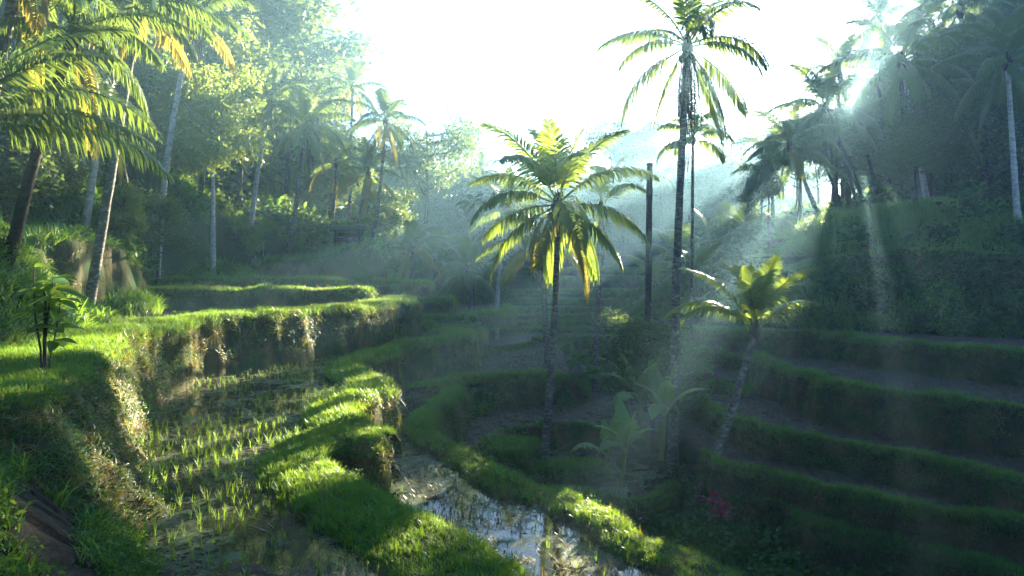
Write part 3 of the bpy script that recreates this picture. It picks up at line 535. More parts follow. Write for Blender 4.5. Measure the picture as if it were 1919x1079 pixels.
# flat tops of the dry steps carry grass too
def fill_poly(poly, z, dens, mask=None, zf=None):
    pa = np.array(poly); x0, y0 = pa.min(0); x1, y1 = pa.max(0); n = int((x1 - x0) * (y1 - y0) * dens)
    x = rng.uniform(x0, x1, n); y = rng.uniform(y0, y1, n); k = in_poly(x, y, poly); p = np.stack([x[k], y[k], np.full(k.sum(), z)], 1)
    p = p[in_view(p)]
    if mask is not None: p = p[mask(p)]
    return p
lg = []
p = fill_poly(polya, -1.72, 70, lambda p: (rng.uniform(size=len(p)) < np.clip((16 / p[:, 1]) ** 1.0, 0.2, 1)) & (fbm(p * 0.6, 2, 5) > -0.25)); lg.append(p)
for pl_, z in [(POLYS[3], -0.93), (POLYS[4], -0.5), (POLYS[5], -0.85), (POLYS[6], -1.85), (POLYS[7], -3.1), (POLYS[9], -3.6), (POLYS[10], -5.5), (POLYS[17], 1.0), (POLYS[18], 2.3)]:
    lg.append(fill_poly(pl_, z, 14))
lg = np.concatenate(lg)
scatter('grass', TUFT + [LONG[0], BANK[0], GOLD[0]], TP, TN, TS * np.where(np.concatenate(TI) == 3, 0.55, 1), 'short green grass along the bunds and step edges', 'grass', idx=np.concatenate(TI))
scatter('bank_grass', BANK + GOLD, BP, BN, BS, 'rough green and straw coloured grass hanging on the terrace banks', 'grass', idx=np.concatenate(BI))
scatter('weeds', WEED, WP, WN, WS, 'small broad leaved weeds dotted over the banks', 'weeds')
scatter('ledge_grass', LONG + TUFT, lg, (0, 0, 1), rng.uniform(0.4, 0.8, len(lg)) * np.clip(16 / lg[:, 1], 0.55, 1), 'longer grass covering the flat tops of the steps', 'grass')

# slopes of the natural ground
n = 150000; gxs = rng.uniform(-34, 46, n); gys = 3 + 67 * rng.uniform(size=n) ** 1.2
gzs = ground_z(gxs, gys); out = np.ones(n, bool)
for pl_, fl in zip(POLYS, FLOORS): out &= ~(in_poly(gxs, gys, pl_) & (gzs < fl))
gxs, gys, gzs = gxs[out], gys[out], gzs[out]; gp = np.stack([gxs, gys, gzs], 1); gp = gp[in_view(gp)]
e = 0.4; gn = np.stack([-(ground_z(gp[:, 0] + e, gp[:, 1]) - ground_z(gp[:, 0] - e, gp[:, 1])) / (2 * e), -(ground_z(gp[:, 0], gp[:, 1] + e) - ground_z(gp[:, 0], gp[:, 1] - e)) / (2 * e), np.ones(len(gp))], 1)
gn /= np.linalg.norm(gn, axis=1)[:, None]
sel = rng.uniform(size=len(gp)); pt = fbm(gp * 0.3, 2, 41)
gully = (gp[:, 0] > 2) & (gp[:, 1] < 34)
rbank = ((gp[:, 0] > 11) & (gp[:, 1] < 46) & ~gully) | ((gp[:, 0] < -7) & (gp[:, 1] < 52))
kb = sel < np.where(gully, 0.16, np.where(rbank, 0.025, 0.10)) + np.where(rbank, 0.05, 0.10) * np.clip(pt, 0, 1); kg = ~kb & (gp[:, 1] > 8.5)
scatter('slope_grass', LONG + BANK[:1], gp[kg], gn[kg] * 0.6 + np.array([0, 0, 0.6]), rng.uniform(0.8, 1.6, kg.sum()) * dscale(gp[kg], 0.45), 'long tangled grass covering the valley slopes', 'grass')
cut = np.ones(len(gp), bool)                                         # cliff faces and the hut's front stay clear
for q_, poly_, bz_ in CL_RIM: cut &= in_poly(gp[:, 0], gp[:, 1], poly_) | (np.hypot(gp[:, None, 0] - q_[None, :, 0], gp[:, None, 1] - q_[None, :, 1]).min(1) > 3.2)
cut &= np.hypot(gp[:, 0] + 11.6, gp[:, 1] - 47.8) > 1.6
kb2 = cut & kb & (gp[:, 1] > 9) & (lane_gap(gp + np.array([0, 0, 0.4])) > 2.2)
scatter('undergrowth', BUSH, gp[kb2], gn[kb2] * 0.4 + np.array([0, 0, 0.8]), rng.uniform(0.5, 1.5, kb2.sum()) * np.clip(gp[kb2][:, 1] / 30, 0.45, 1.6), 'dark leafy undergrowth on the banks and in the gully', 'undergrowth')
# weeds beside the path, bottom left
n = 26000; q = np.stack([rng.uniform(-10, -1.5, n), rng.uniform(2.0, 11.5, n)], 1); q = np.column_stack([q, ground_z(q[:, 0], q[:, 1])])
near_step = np.min([np.linalg.norm(q[:, :2] - c[:2], axis=1) for c in cl[::6]], 0); q = q[(near_step > 0.26 + 0.2 * rng.uniform(size=len(q))) & in_view(q)]
scatter('path_weeds', WEED + TUFT[:1] + LONG[:1], q, (0, 0, 1), rng.uniform(0.6, 1.6, len(q)) * 0.62, 'leafy weeds crowding the earthen steps', 'weeds', idx=rng.choice(4, len(q), p=[0.33, 0.33, 0.2, 0.14]))

# rice, stubble and straw in the paddies
def rows(poly, z, dx, ang, jit, mask=None):
    pa = np.array(poly); c = pa.mean(0); R = np.abs(pa - c).max() * 1.5; a = np.arange(-R, R, dx); X, Y = np.meshgrid(a, a * 1.12)
    x = c[0] + X * math.cos(ang) - Y * math.sin(ang) + rng.normal(0, jit, X.shape); y = c[1] + X * math.sin(ang) + Y * math.cos(ang) + rng.normal(0, jit, X.shape)
    x, y = x.ravel(), y.ravel(); k = in_poly(x, y, poly) & (y > 2); p = np.stack([x[k], y[k], np.full(k.sum(), z)], 1); p = p[in_view(p, 60)]
    return p if mask is None else p[mask(p)]
pr = rows(poly1, -3.72, 0.19, 0.5, 0.035, lambda p: (rng.uniform(size=len(p)) < np.clip(0.8 + 1.3 * fbm(p * 0.45, 2, 3), 0.1, 0.97)))
pr2 = rows(poly2, -5.52, 0.2, 0.75, 0.04, lambda p: (rng.uniform(size=len(p)) < np.clip(0.75 + 1.3 * fbm(p * 0.5, 2, 4), 0.1, 0.95)))
dist = np.linalg.norm(pr, axis=1); order = np.argsort(dist); near = order[:300]; rest = order[300:]
for i in near:
    o = obj('rice_seedling', RICE[rng.integers(0, 3)].data, None, tuple(pr[i]), (0, 0, rng.uniform(0, 6.28)), rng.uniform(0.4, 0.8))
    tag(o, 'young green rice seedling standing in the flooded foreground paddy', 'rice', 'rice seedlings in the foreground paddy')
s2 = rng.uniform(0.42, 0.9, len(rest)) * np.where(dist[rest] > 17, 0.8, 1)
scatter('rice_seedlings', RICE + STUB[:1], pr[rest], (0, 0, 1), s2, 'rows of young rice farther out in the flooded paddies', 'rice')
i2 = rng.choice(3, len(pr2), p=[0.42, 0.44, 0.14])
scatter('rice_stubble', STUB + RICE[:1], pr2, (0, 0, 1), rng.uniform(0.8, 1.5, len(pr2)) * np.where(i2 == 2, 0.5, 1), 'short dark rice stubble in the lower paddy', 'rice stubble', idx=i2)
st = [rows(POLYS[i], z, 0.24, a, 0.05, lambda p: rng.uniform(size=len(p)) < 0.9) for i, z, a in [(12, -6.95, 0.2), (10, -5.5, 0.3), (19, -4.35, 0.4), (20, -5.9, 0.5), (22, -6.75, 0.5), (23, -7.6, 0.5)]]
st = np.concatenate(st); st = st[np.clip(0.7 + fbm(st * 0.6, 2, 15), 0, 1) > rng.uniform(size=len(st))]
scatter('field_stubble', STUB, st, (0, 0, 1), rng.uniform(0.8, 1.5, len(st)), 'brown cut rice stubble on the muddy paddies', 'rice stubble')
sw = np.concatenate([fill_poly(POLYS[i], z, dn) for i, z, dn in [(12, -6.93, 9), (10, -5.48, 4), (19, -4.33, 6), (20, -5.88, 6), (22, -6.7, 4)]] + [fill_poly(poly2, -5.48, 5, lambda p: (fbm(p * 0.5, 2, 8) > 0.25) & (p[:, 0] > 0.3)), fill_poly(poly1, -3.68, 2.5)])
scatter('straw_litter', STRAW, sw, (0, 0, 1), rng.uniform(0.6, 1.3, len(sw)), 'dead straw strewn over the wet mud', 'straw')

# ------------------------------------------------------------------ palms
def frond_mesh(a0, bend, L, seed, hang=0.5, n=44, lw=0.075, ll=0.95, broken=0.0):
    r = np.random.default_rng(seed); ns = 12; t = np.linspace(0, 1, ns + 1)
    ang = math.radians(a0) - math.radians(bend) * t ** 1.4; side_b = np.cumsum(r.normal(0, 0.03, ns + 1)) 
    step = L / ns; pth = np.zeros((ns + 1, 3))
    for k in range(1, ns + 1):
        a = ang[k - 1]; pth[k] = pth[k - 1] + step * np.array([math.cos(a) * math.cos(side_b[k]), math.cos(a) * math.sin(side_b[k]), math.sin(a)])
    mb = MB(); mb.add(*tube_arr(pth, np.linspace(0.04, 0.008, ns + 1), 4, False))
    tan = np.gradient(pth, axis=0); tan /= np.linalg.norm(tan, axis=1)[:, None]
    V, T, Q = [], [], []; c = 0
    for sgn in (-1, 1):
        for i in range(n):
            tt = 0.17 + 0.83 * (i + r.uniform(0, 0.7)) / n
            if r.uniform() < broken: continue
            f = tt * ns; k = min(int(f), ns - 1); w = f - k; p = pth[k] * (1 - w) + pth[k + 1] * w; tg = tan[k] * (1 - w) + tan[min(k + 1, ns)] * w
            side = np.cross(tg, [0, 0, 1]); side /= np.linalg.norm(side) + 1e-6; up = np.cross(side, tg)
            l = ll * (0.45 + 0.55 * math.sin(math.pi * min(1, (tt - 0.1) / 0.9) ** 0.75)) * r.uniform(0.85, 1.12) * (1 - 0.35 * tt ** 4)
            d = sgn * side * 0.85 + tg * (0.35 + 0.55 * tt) + up * 0.22 + r.normal(0, 0.06, 3); d /= np.linalg.norm(d)
            d2 = d * (1 - hang) + np.array([0, 0, -1.0]) * hang * r.uniform(0.8, 1.2); d2 /= np.linalg.norm(d2) + 1e-6
            d3 = d2 * 0.55 + np.array([0, 0, -1.0]) * (0.1 + hang * 0.7); d3 /= np.linalg.norm(d3) + 1e-6
            wv = tg * 0.9 + up * 0.25; wv = wv - d * np.dot(wv, d); wv /= np.linalg.norm(wv) + 1e-6
            p1 = p + d * l * 0.3; p2 = p1 + d2 * l * 0.38; p3 = p2 + d3 * l * 0.32
            V += [p - wv * lw * 0.25, p + wv * lw * 0.25, p1 - wv * lw * 0.5, p1 + wv * lw * 0.5, p2 - wv * lw * 0.4, p2 + wv * lw * 0.4, p3]
            Q += [(c, c + 1, c + 3, c + 2), (c + 2, c + 3, c + 5, c + 4)]; T += [(c + 4, c + 5, c + 6)]; c += 7
    mb.add(V, T, Q); return mb.mesh('frond', M['palm'])
FR, FRF = {}, {}
for a0, bend, hang in [(82, 45, 0.15), (62, 65, 0.3), (42, 75, 0.45), (22, 75, 0.55), (2, 65, 0.6), (-25, 50, 0.7), (-58, 28, 0.85)]:
    FR[a0] = [frond_mesh(a0, bend * k, 4.0, 100 + a0 + j * 7, hang, 56, 0.058, 1.08) for j, k in enumerate((0.85, 1.0, 1.25))]
    FRF[a0] = [frond_mesh(a0, bend * k, 4.0, 100 + a0 + j * 7, hang, 46, 0.088, 1.12 if a0 > -50 else 0.85) for j, k in enumerate((0.85, 1.0, 1.25))]     # coarser leaflets for far palms
FRD = [frond_mesh(-80, 9, 2.9, 300 + j, 0.85, 34, 0.05, 0.5, 0.3) for j in range(2)]
FRA = {a0: [frond_mesh(a0, 95, 2.0, 400 + a0 + j, 0.55, 20, 0.13, 0.75) for j in range(2)] for a0 in (80, 55, 30, 5)}
FRB = [frond_mesh(a0, 62, 5.2, 500 + a0, h, 70, 0.045, 1.05) for a0, h in ((35, 0.5), (15, 0.55), (-5, 0.6), (55, 0.4))]
def ico(r, sx=1, sz=1):
    import bmesh
    bm = bmesh.new(); bmesh.ops.create_icosphere(bm, subdivisions=1, radius=r); v = np.array([x.co[:] for x in bm.verts]) * (sx, sx, sz); t = [[x.index for x in f.verts] for f in bm.faces]; bm.free(); return v, t, None
nutb = MB(); nutb.add(*ico(0.13, 1, 1.25)); NUT = nutb.mesh('coconut', M['coconut'], True)
def mat_override(o, m):
    o.material_slots[0].link = 'OBJECT'; o.material_slots[0].material = m
def palm(base, top, label, L=4.0, n=20, seed=0, r0=0.2, r1=0.12, bow=0.0, trunk='trunk', leaf='palm', old=3, dry=0, nuts=0, group=None, kind='coconut', elevs=None, name='coconut_palm', clear=True, cat='palm', yaws=None):
    r = np.random.default_rng(seed); base, top = np.array(base, float), np.array(top, float); dz_ = max(0.0, base[2] - float(ground_z(base[0], base[1])) + 0.1); base = base + (base - top) * dz_ / (top[2] - base[2])      # reach the ground along the trunk's own line
    root = obj(name, None, None, tuple(base)); tag(root, label, cat, group)
    t = np.linspace(-0.12, 1, 22)[:, None]; h = top - base
    bw = np.array([bow, 0.25 * bow, 0]); pth = h * t + bw * np.sin(math.pi * np.clip(t, 0, 1)) * np.linalg.norm(h)
    rad = r1 + (r0 - r1) * np.clip(1 - t[:, 0], 0, 1.1) ** 1.3 + (r0 * 0.55) * np.clip(1 - t[:, 0] * 9, 0, 1) ** 2
    rad = rad * (1 + 0.06 * np.sin(np.arange(22) * 2.4) + r.normal(0, 0.02, 22))
    mb = MB(); mb.add(*tube_arr(pth, rad, 9)); obj('trunk', mb.mesh('trunk', M[trunk], True), root)
    if n == 0: return root
    mb = MB(); s = L / 4.0; mb.add(*tube_arr(h + np.array([[0, 0, z * s] for z in (-0.55, -0.3, 0.0, 0.3, 0.55)]), np.array([0.13, 0.22, 0.27, 0.16, 0.04]) * max(0.6, s), 8)); obj('crown_base', mb.mesh('crown_base', M['fibre'], True), root)
    for i in range(n):
        f = i / max(1, n - 1); az = i * 2.39996 + r.uniform(-0.35, 0.35)
        if yaws is not None: az = yaws[i]
        if kind == 'areca': e = min(FRA, key=lambda a: abs(a - (82 - 85 * f))); me = FRA[e][i % 2]; sc = L / 2.0
        else:
            want = (elevs[i] if elevs is not None else 84 - 128 * f ** 1.15 + r.uniform(-10, 10))
            e = min(FR, key=lambda a: abs(a - want)); me = (FRF if base[1] > 22 else FR)[e][int(r.integers(0, 3))]; sc = L / 4.0
        sc *= r.uniform(0.88, 1.12) * (0.8 if e > 70 else 1)
        if clear:
            ee = math.radians(e - 15); q = np.array([top + np.array([math.cos(az) * math.cos(ee), math.sin(az) * math.cos(ee), math.sin(ee) * 0.8]) * L * g_ for g_ in (0.35, 0.65, 0.95)])
            if lane_gap(q).min() < 0.85: continue
        o = obj('frond', me, root, tuple(h + np.array([math.cos(az), math.sin(az), 0]) * 0.1 * s + np.array([0, 0, (0.35 - 0.5 * f) * s])), (0, 0, az), sc)
        m = leaf
        if i >= n - old: m = 'palm_old_lit'
        if m != 'palm': mat_override(o, M[m])
    for i in range(dry):
        az = r.uniform(0, 6.28); o = obj('dry_frond', FRD[i % 2], root, tuple(h + np.array([math.cos(az) * 0.2, math.sin(az) * 0.2, -0.3 * s])), (0, 0, az), L / 3.6 * r.uniform(0.8, 1.1)); mat_override(o, M['palm_dry'])
    for i in range(nuts):
        az = r.uniform(0, 6.28); obj('coconut', NUT, root, tuple(h + np.array([math.cos(az) * 0.3, math.sin(az) * 0.3, -0.3 - r.uniform(0, 0.35)]) * max(0.7, s)), (0, 0, az), max(0.7, s))
    return root
def pp(b, t, d, label, d2=None, **k): return palm(P(b[0], b[1], d), P(t[0], t[1], d2 or d), label, **k)
pp((1262, 893), (1289, 88), 27.5, 'tallest coconut palm, its lichened trunk rising from the gully beside the banana plants', L=3.7, n=17, seed=3, r0=0.22, r1=0.13, dry=9, nuts=7, old=0, bow=-0.008, elevs=[84, 78, 62, 62, 45, 42, 40, 24, 22, 20, 4, 2, -20, -25, -58, -58, -58], yaws=[1, 4, 0.4, 3.0, 2.2, 5.4, 1.2, 0.1, 3.2, 4.6, 3.5, -0.4, 2.8, 0.3, 3.3, -0.15, 0.35], leaf='palm')
pp((1018, 862), (1046, 385), 27.4, 'slender palm with wide bright sunlit crown rising from the grassy hummock', L=4.1, n=22, seed=5, r0=0.19, r1=0.11, leaf='palm_pale', old=2, nuts=4, bow=0.012, clear=False)
pp((1335, 845), (1416, 615), 24.8, 'short young palm leaning over the stubble paddies with few upright fronds', L=3.3, n=12, seed=8, r0=0.17, r1=0.13, leaf='palm_pale', old=0, bow=0.03, clear=False, elevs=[84, 84, 84, 82, 62, 62, 62, 42, 42, 62, 42, 84], yaws=[1.9, -1.2, 0.6, 2.6, 0.2, 5.2, 1.2, 3.0, 3.4, 3.0, 0.4, 4.2], trunk='trunk')
pp((1213, 765), (1218, 306), 34, 'bare dead palm trunk standing crownless beside the tallest palm', n=0, r0=0.17, r1=0.15, seed=9, trunk='trunk_dark', name='dead_palm')
pp((1295, 770), (1299, 262), 33, 'thin areca palm with drooping bunchy crown just behind the tallest palm', L=2.0, n=10, seed=10, r0=0.09, r1=0.07, kind='areca', name='areca_palm', old=0, dry=2)
pp((1117, 695), (1127, 392), 39, 'hazy palm right behind the bright slender palm', L=4.0, n=16, seed=11, r0=0.2, r1=0.13, old=1, dry=1, leaf='palm_pale')
pp((1028, 700), (1014, 445), 41, 'shaded palm with hanging brown skirt behind the slender palm', L=3.8, n=15, seed=12, r0=0.22, r1=0.15, dry=8, old=2)
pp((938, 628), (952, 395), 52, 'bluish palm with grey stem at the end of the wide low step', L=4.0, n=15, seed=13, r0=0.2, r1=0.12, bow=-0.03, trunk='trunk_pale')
pp((889, 570), (887, 385), 62, 'little areca palm with dead lower bunch standing in the valley mist', L=1.9, n=9, seed=14, r0=0.08, r1=0.07, kind='areca', name='areca_palm', old=0, dry=2)
pp((772, 545), (772, 468), 57, 'low palm with glowing yellow lower fronds just past the bluff', L=3.4, n=16, seed=15, old=6)
pp((822, 560), (818, 490), 62, 'dark low palm in the misty clump beyond the corner step', L=4.2, n=15, seed=16, old=0)
pp((880, 560), (875, 505), 58, 'blue grey low palm with spiky crown under the little areca', L=3.9, n=15, seed=17, old=0)
pp((697, 458), (723, 228), 51, 'tall slim palm at the tip of the bluff against the white sky', L=3.3, n=17, seed=18, r0=0.17, r1=0.1, bow=0.015)
pp((655, 425), (661, 165), 64, 'taller palm behind the hut with crown in the sky glow', L=3.4, n=17, seed=19, r0=0.17, r1=0.11)
pp((618, 432), (630, 305), 56, 'short palm leaning right beside the hut', L=3.3, n=15, seed=20, bow=0.02)
pp((668, 432), (690, 325), 53, 'palm with yellow hanging fronds over the hut roof', L=3.1, n=15, seed=21, old=6)
pp((548, 438), (574, 240), 49, 'full headed palm with heavy grey skirt above the bluff', L=3.9, n=22, seed=22, r0=0.2, dry=6, old=0)
pp((472, 420), (508, 195), 48, 'leaning palm at the top of the bamboo steps', L=3.3, n=17, seed=23, dry=3, old=0, trunk='trunk_pale', bow=-0.015)
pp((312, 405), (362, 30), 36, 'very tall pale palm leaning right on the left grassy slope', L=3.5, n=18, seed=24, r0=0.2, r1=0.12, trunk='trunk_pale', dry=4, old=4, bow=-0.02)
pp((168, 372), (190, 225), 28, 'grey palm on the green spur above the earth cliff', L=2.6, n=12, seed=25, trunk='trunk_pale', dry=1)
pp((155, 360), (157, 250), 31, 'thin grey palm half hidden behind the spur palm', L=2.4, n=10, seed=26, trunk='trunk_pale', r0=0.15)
pp((50, 388), (140, 60), 18, 'brown leaning palm on the left bank under the big hanging fronds', L=2.9, n=20, seed=27, r0=0.17, r1=0.12, old=2, bow=-0.015, trunk='trunk_dark', leaf='palm')
pp((-250, 420), (-90, 250), 13.5, 'large feathery palm leaning in from beyond the left edge', L=4.0, n=14, seed=28, r0=0.2, old=0, yaws=[0.05, 0.5, 2.9, 1.0, 2.0, 3.2, 4.2, 3.5, 0.25, 3.9, 0.8, 2.6, 3.6, 2.4], elevs=[42, 62, 62, 42, 62, 62, 42, 42, 22, 22, 22, 2, 2, 2])
pp((-60, 400), (40, -70), 17, 'tall palm overhanging the top left corner with shining drooping fronds', L=3.3, n=20, seed=29, old=2)
pp((200, 380), (262, 10), 25, 'palm whose golden fronds hang toward the tall pale palm', L=3.0, n=18, seed=30, old=4)
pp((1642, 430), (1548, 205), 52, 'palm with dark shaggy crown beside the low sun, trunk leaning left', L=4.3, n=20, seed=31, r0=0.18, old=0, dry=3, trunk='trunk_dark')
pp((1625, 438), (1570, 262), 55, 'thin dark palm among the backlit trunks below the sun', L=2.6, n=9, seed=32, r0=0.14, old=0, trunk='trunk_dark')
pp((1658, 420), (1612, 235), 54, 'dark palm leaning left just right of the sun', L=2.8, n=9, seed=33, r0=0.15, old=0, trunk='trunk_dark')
pp((1520, 370), (1480, 272), 50, 'palm with yellow rimmed fronds left of the sun on the ridge', L=3.6, n=18, seed=34, old=3, trunk='trunk')
pp((1740, 388), (1690, 115), 46, 'big palm with wide blue green fronds right of the sun', L=4.9, n=20, seed=35, r0=0.22, dry=4, old=0, trunk='trunk_pale')
pp((1818, 355), (1800, 20), 50, 'tall palm on the right slope with crown at the top edge', L=4.6, n=18, seed=36, r0=0.2, old=0, trunk='trunk_pale')
pp((1908, 418), (1888, 115), 38.5, 'palm with pale stem and long arching fronds at the right edge', L=4.0, n=18, seed=37, r0=0.18, old=0, trunk='trunk_pale')
pp((1705, 352), (1745, 45), 57, 'palm high in the dark wood between the two tall right palms', L=4.6, n=18, seed=38, old=0)
pp((1860, 340), (1850, -30), 56, 'palm behind the right edge palm, crown cut by the frame', L=4.8, n=18, seed=39, old=0)
pp((1960, 380), (1965, 0), 50, 'palm just outside the right edge with fronds reaching in', L=4.8, n=16, seed=40, old=0)
pp((1690, 420), (1645, 150), 60, 'palm closing the canopy above and right of the sun', L=4.2, n=18, seed=41, old=0, trunk='trunk_dark')
pp((1600, 440), (1528, 262), 60, 'palm hanging low fronds left of the sun', L=3.8, n=18, seed=42, old=0, dry=3, trunk='trunk_dark')
pp((1500, 400), (1500, 305), 56, 'low hanging palm between the ridge palms left of the sun', L=3.8, n=18, seed=47, old=0, dry=2, trunk='trunk_dark')
pp((1450, 430), (1446, 318), 58, 'shaggy palm at the lower end of the sunbeam ridge', L=3.8, n=18, seed=48, old=0, trunk='trunk_dark')
pp((1560, 430), (1575, 140), 64, 'palm crowning the canopy just above the sun', L=4.4, n=20, seed=49, old=0, trunk='trunk_dark')
pp((1780, 370), (1770, 170), 52, 'short necked palm inside the dark right wood', L=4.4, n=18, seed=43, old=0, dry=4)
pp((1850, 390), (1835, 210), 46, 'low palm in front of the dark right wood', L=3.8, n=16, seed=44, old=0)
pp((1690, 330), (1650, 40), 66, 'far tall palm topping the canopy over the sun', L=4.8, n=18, seed=45, old=0)
pp((1900, 350), (1925, 190), 48, 'low palm half behind the pale stem at the right edge', L=4.2, n=16, seed=46, old=0)
for k, (px, py, d, L) in enumerate([(1335, 470, 56, 4.2), (1268, 490, 52, 3.8), (1395, 430, 60, 4.0), (1230, 540, 47, 3.2), (1440, 410, 58, 3.6), (1310, 520, 47, 3.4)]):
    c = P(px, py, d); palm((c[0], c[1], c[2] - 2.6), c, 'low blue shaded palm crowding the slope between the tall palm and the sunbeams', L=L, n=14, seed=50 + k, old=0, group='low palms on the beam lit slope')
for k, (px, py, d) in enumerate([(842, 268, 105), (884, 292, 110), (905, 322, 100), (1395, 330, 90), (1240, 330, 95), (990, 330, 112)]):
    c = P(px, py, d); palm((c[0], c[1], c[2] - 9), c, 'faint distant palm rising out of the misty far wood', L=3.8, n=14, seed=70 + k, old=0, group='distant palms in the mist')

# ------------------------------------------------------------------ broadleaf trees
def tree_meshes(kind, seed):
    r = np.random.default_rng(seed); wood, leaf = MB(), MB(); H = 10.0
    if kind == 'round': th, nl, lsz, npc, cr = 0.35, 20, 0.32, 300, 0.85
    elif kind == 'airy': th, nl, lsz, npc, cr = 0.5, 14, 0.24, 260, 1.0
    elif kind == 'flat': th, nl, lsz, npc, cr = 0.55, 15, 0.26, 240, 1.2
    else: th, nl, lsz, npc, cr = 0.3, 14, 0.34, 280, 0.85
    lean = r.normal(0, 0.4, 2); tp = np.array([lean[0], lean[1], H * 0.86])
    t = np.linspace(-0.06, 1, 9)[:, None]; pth = tp * t + np.array([r.normal(0, 0.25), r.normal(0, 0.25), 0]) * np.sin(t * 3.14)
    wood.add(*tube_arr(pth, 0.19 * (1 - t[:, 0].clip(0, 1) * 0.82) + 0.02, 7))
    for i in range(nl):
        f = th + (0.97 - th) * (i + r.uniform(0, 0.8)) / nl; s = tp * f; az = i * 2.4 + r.uniform(-0.5, 0.5)
        g = (f - th) / (1 - th)
        if kind == 'round': R = 2.9 * math.sqrt(max(0.08, 1 - (2 * g - 0.9) ** 2 * 0.9)); rise = 0.9
        elif kind == 'airy': R = 2.1 * (1 - 0.5 * g) + 0.3; rise = 0.9
        elif kind == 'flat': R = 1.2 + 3.4 * g ** 0.6; rise = 1.0 * (1 - g) + 0.5
        else: R = 1.1 * (1 - 0.6 * g) + 0.4; rise = 0.8
        R *= r.uniform(0.6, 1.15)
        e = s + np.array([math.cos(az) * R, math.sin(az) * R, rise + r.normal(0, 0.35)]); m = (s + e) / 2 + np.array([0, 0, -0.25]) + r.normal(0, 0.12, 3)
        tt = np.linspace(0, 1, 5)[:, None]; lp = s * (1 - tt) ** 2 + 2 * m * tt * (1 - tt) + e * tt ** 2
        wood.add(*tube_arr(lp, np.linspace(0.075, 0.018, 5), 5))
        for c in (e, lp[3] + r.normal(0, 0.45, 3), e + r.normal(0, 0.8, 3) * (1, 1, 0.6)):
            k = int(npc * r.uniform(0.35, 1.2)); fl = 0.22 if kind == 'flat' else 0.5 if kind != 'airy' else 0.35
            leaf_cloud(leaf, c, k, (cr * 0.52, cr * 0.52, cr * fl), lsz, r, 0.5, 0.3, 0.6)
    return wood.mesh('trunk', M['bark'], True), leaf.mesh('crown', M['tree'])
TREES = {k: [tree_meshes(k, 20 + 10 * i + j) for j in range(3)] for i, k in enumerate(('round', 'airy', 'flat', 'slim'))}
def tree(base, H, kind, label, seed=0, leaf='tree', trunk='bark', group=None, sx=1.0, name='broadleaf_tree', cat='tree', carve=True):
    r = np.random.default_rng(seed); w, l = TREES[kind][seed % 3]; s = H / 10.0
    root = obj(name, None, None, tuple(base), (0, 0, r.uniform(0, 6.28)), (s * sx, s * sx, s)); tag(root, label, cat, group)
    a = obj('trunk', w, root)
    if base[1] > 38 and carve:                                       # leave the sun lanes open through this crown
        v = np.empty(len(l.vertices) * 3, np.float32); l.vertices.foreach_get('co', v); v = v.reshape(-1, 3)
        cz, sz = math.cos(root.rotation_euler.z), math.sin(root.rotation_euler.z); q = v[::4] * (s * sx, s * sx, s)
        q = np.stack([q[:, 0] * cz - q[:, 1] * sz, q[:, 0] * sz + q[:, 1] * cz, q[:, 2]], 1) + np.asarray(base)
        keep = lane_gap(q) > 0.95
        if not keep.all():
            vv = v.reshape(-1, 4, 3)[keep].reshape(-1, 3); l = np_mesh('crown', vv, None, np.arange(len(vv)).reshape(-1, 4), M['tree'])
    b = obj('crown', l, root)
    if trunk != 'bark': mat_override(a, M[trunk])
    if leaf != 'tree': mat_override(b, M[leaf])
    return root
def tree_px(px, py_base, py_top, d, kind, label, **k):
    b = P(px, py_base, d); z0 = b[2]; b[2] = min(z0, float(ground_z(b[0], b[1]))); return tree(b, (py_base - py_top) / F * d + z0 - b[2], kind, label, **k)
tree_px(400, 468, 120, 38, 'airy', 'slender pale stemmed tree with tiered light leaves on the left slope', seed=1, leaf='tree_pale', trunk='trunk_pale', sx=0.7)
tree_px(470, 330, -60, 66, 'round', 'huge clumpy tree towering over the left wood against the sky', seed=2, sx=1.2)
tree_px(545, 330, 30, 70, 'flat', 'spreading dark tree reaching right into the white sky', seed=4, sx=1.0)
tree_px(380, 330, -40, 60, 'round', 'tall pale green tree behind the very tall pale palm', seed=5, leaf='tree_pale')
tree_px(790, 400, 195, 84, 'flat', 'hazy flat topped tree beyond the bluff palms', seed=6, sx=0.75)
tree_px(1165, 400, 175, 110, 'flat', 'tall misty flat layered tree behind the bright palm', seed=7, sx=0.55)
tree_px(1205, 400, 215, 115, 'flat', 'second misty layered tree beside the dead trunk', seed=8, sx=0.6)
tree_px(1378, 318, 178, 105, 'flat', 'faint layered tree beside the tallest palm', seed=9, sx=0.5)
tree_px(225, 430, 355, 29, 'round', 'small leafy tree on the green spur', seed=10, leaf='tree_pale', sx=1.0)
tree_px(1440, 455, 285, 52, 'flat', 'small tree under the yellow rimmed palm on the ridge', seed=11, sx=0.5)
tree_px(1225, 790, 575, 31, 'airy', 'misty small leaved tree behind the tallest palm trunk', seed=12, sx=1.1)
tree_px(1250, 830, 640, 29.5, 'airy', 'thin leaved tree beside the tallest palm trunk', seed=13, sx=1.2)
tree_px(1555, 440, 235, 62, 'airy', 'thin backlit tree among the trunks under the sun', seed=14, sx=0.9)
tree_px(1640, 440, 175, 64, 'airy', 'loose leaved tree just right of the sun', seed=16, sx=1.1)
tree_px(1700, 420, 130, 62, 'round', 'dense dark tree behind the big blue green palm', seed=17, sx=0.9)
tree_px(1450, 430, 222, 85, 'flat', 'tall flat tree hidden behind the ridge palms, added to shade the path', seed=21, sx=0.7)  # added tree, hidden by the palms; its crown shades the bottom left
tree_px(1490, 450, 250, 60, 'flat', 'spreading tree under the ridge palms left of the sun', seed=19, sx=0.7)
tree_px(1420, 455, 320, 56, 'round', 'leafy tree at the lower end of the sunbeam ridge', seed=20, sx=0.8)
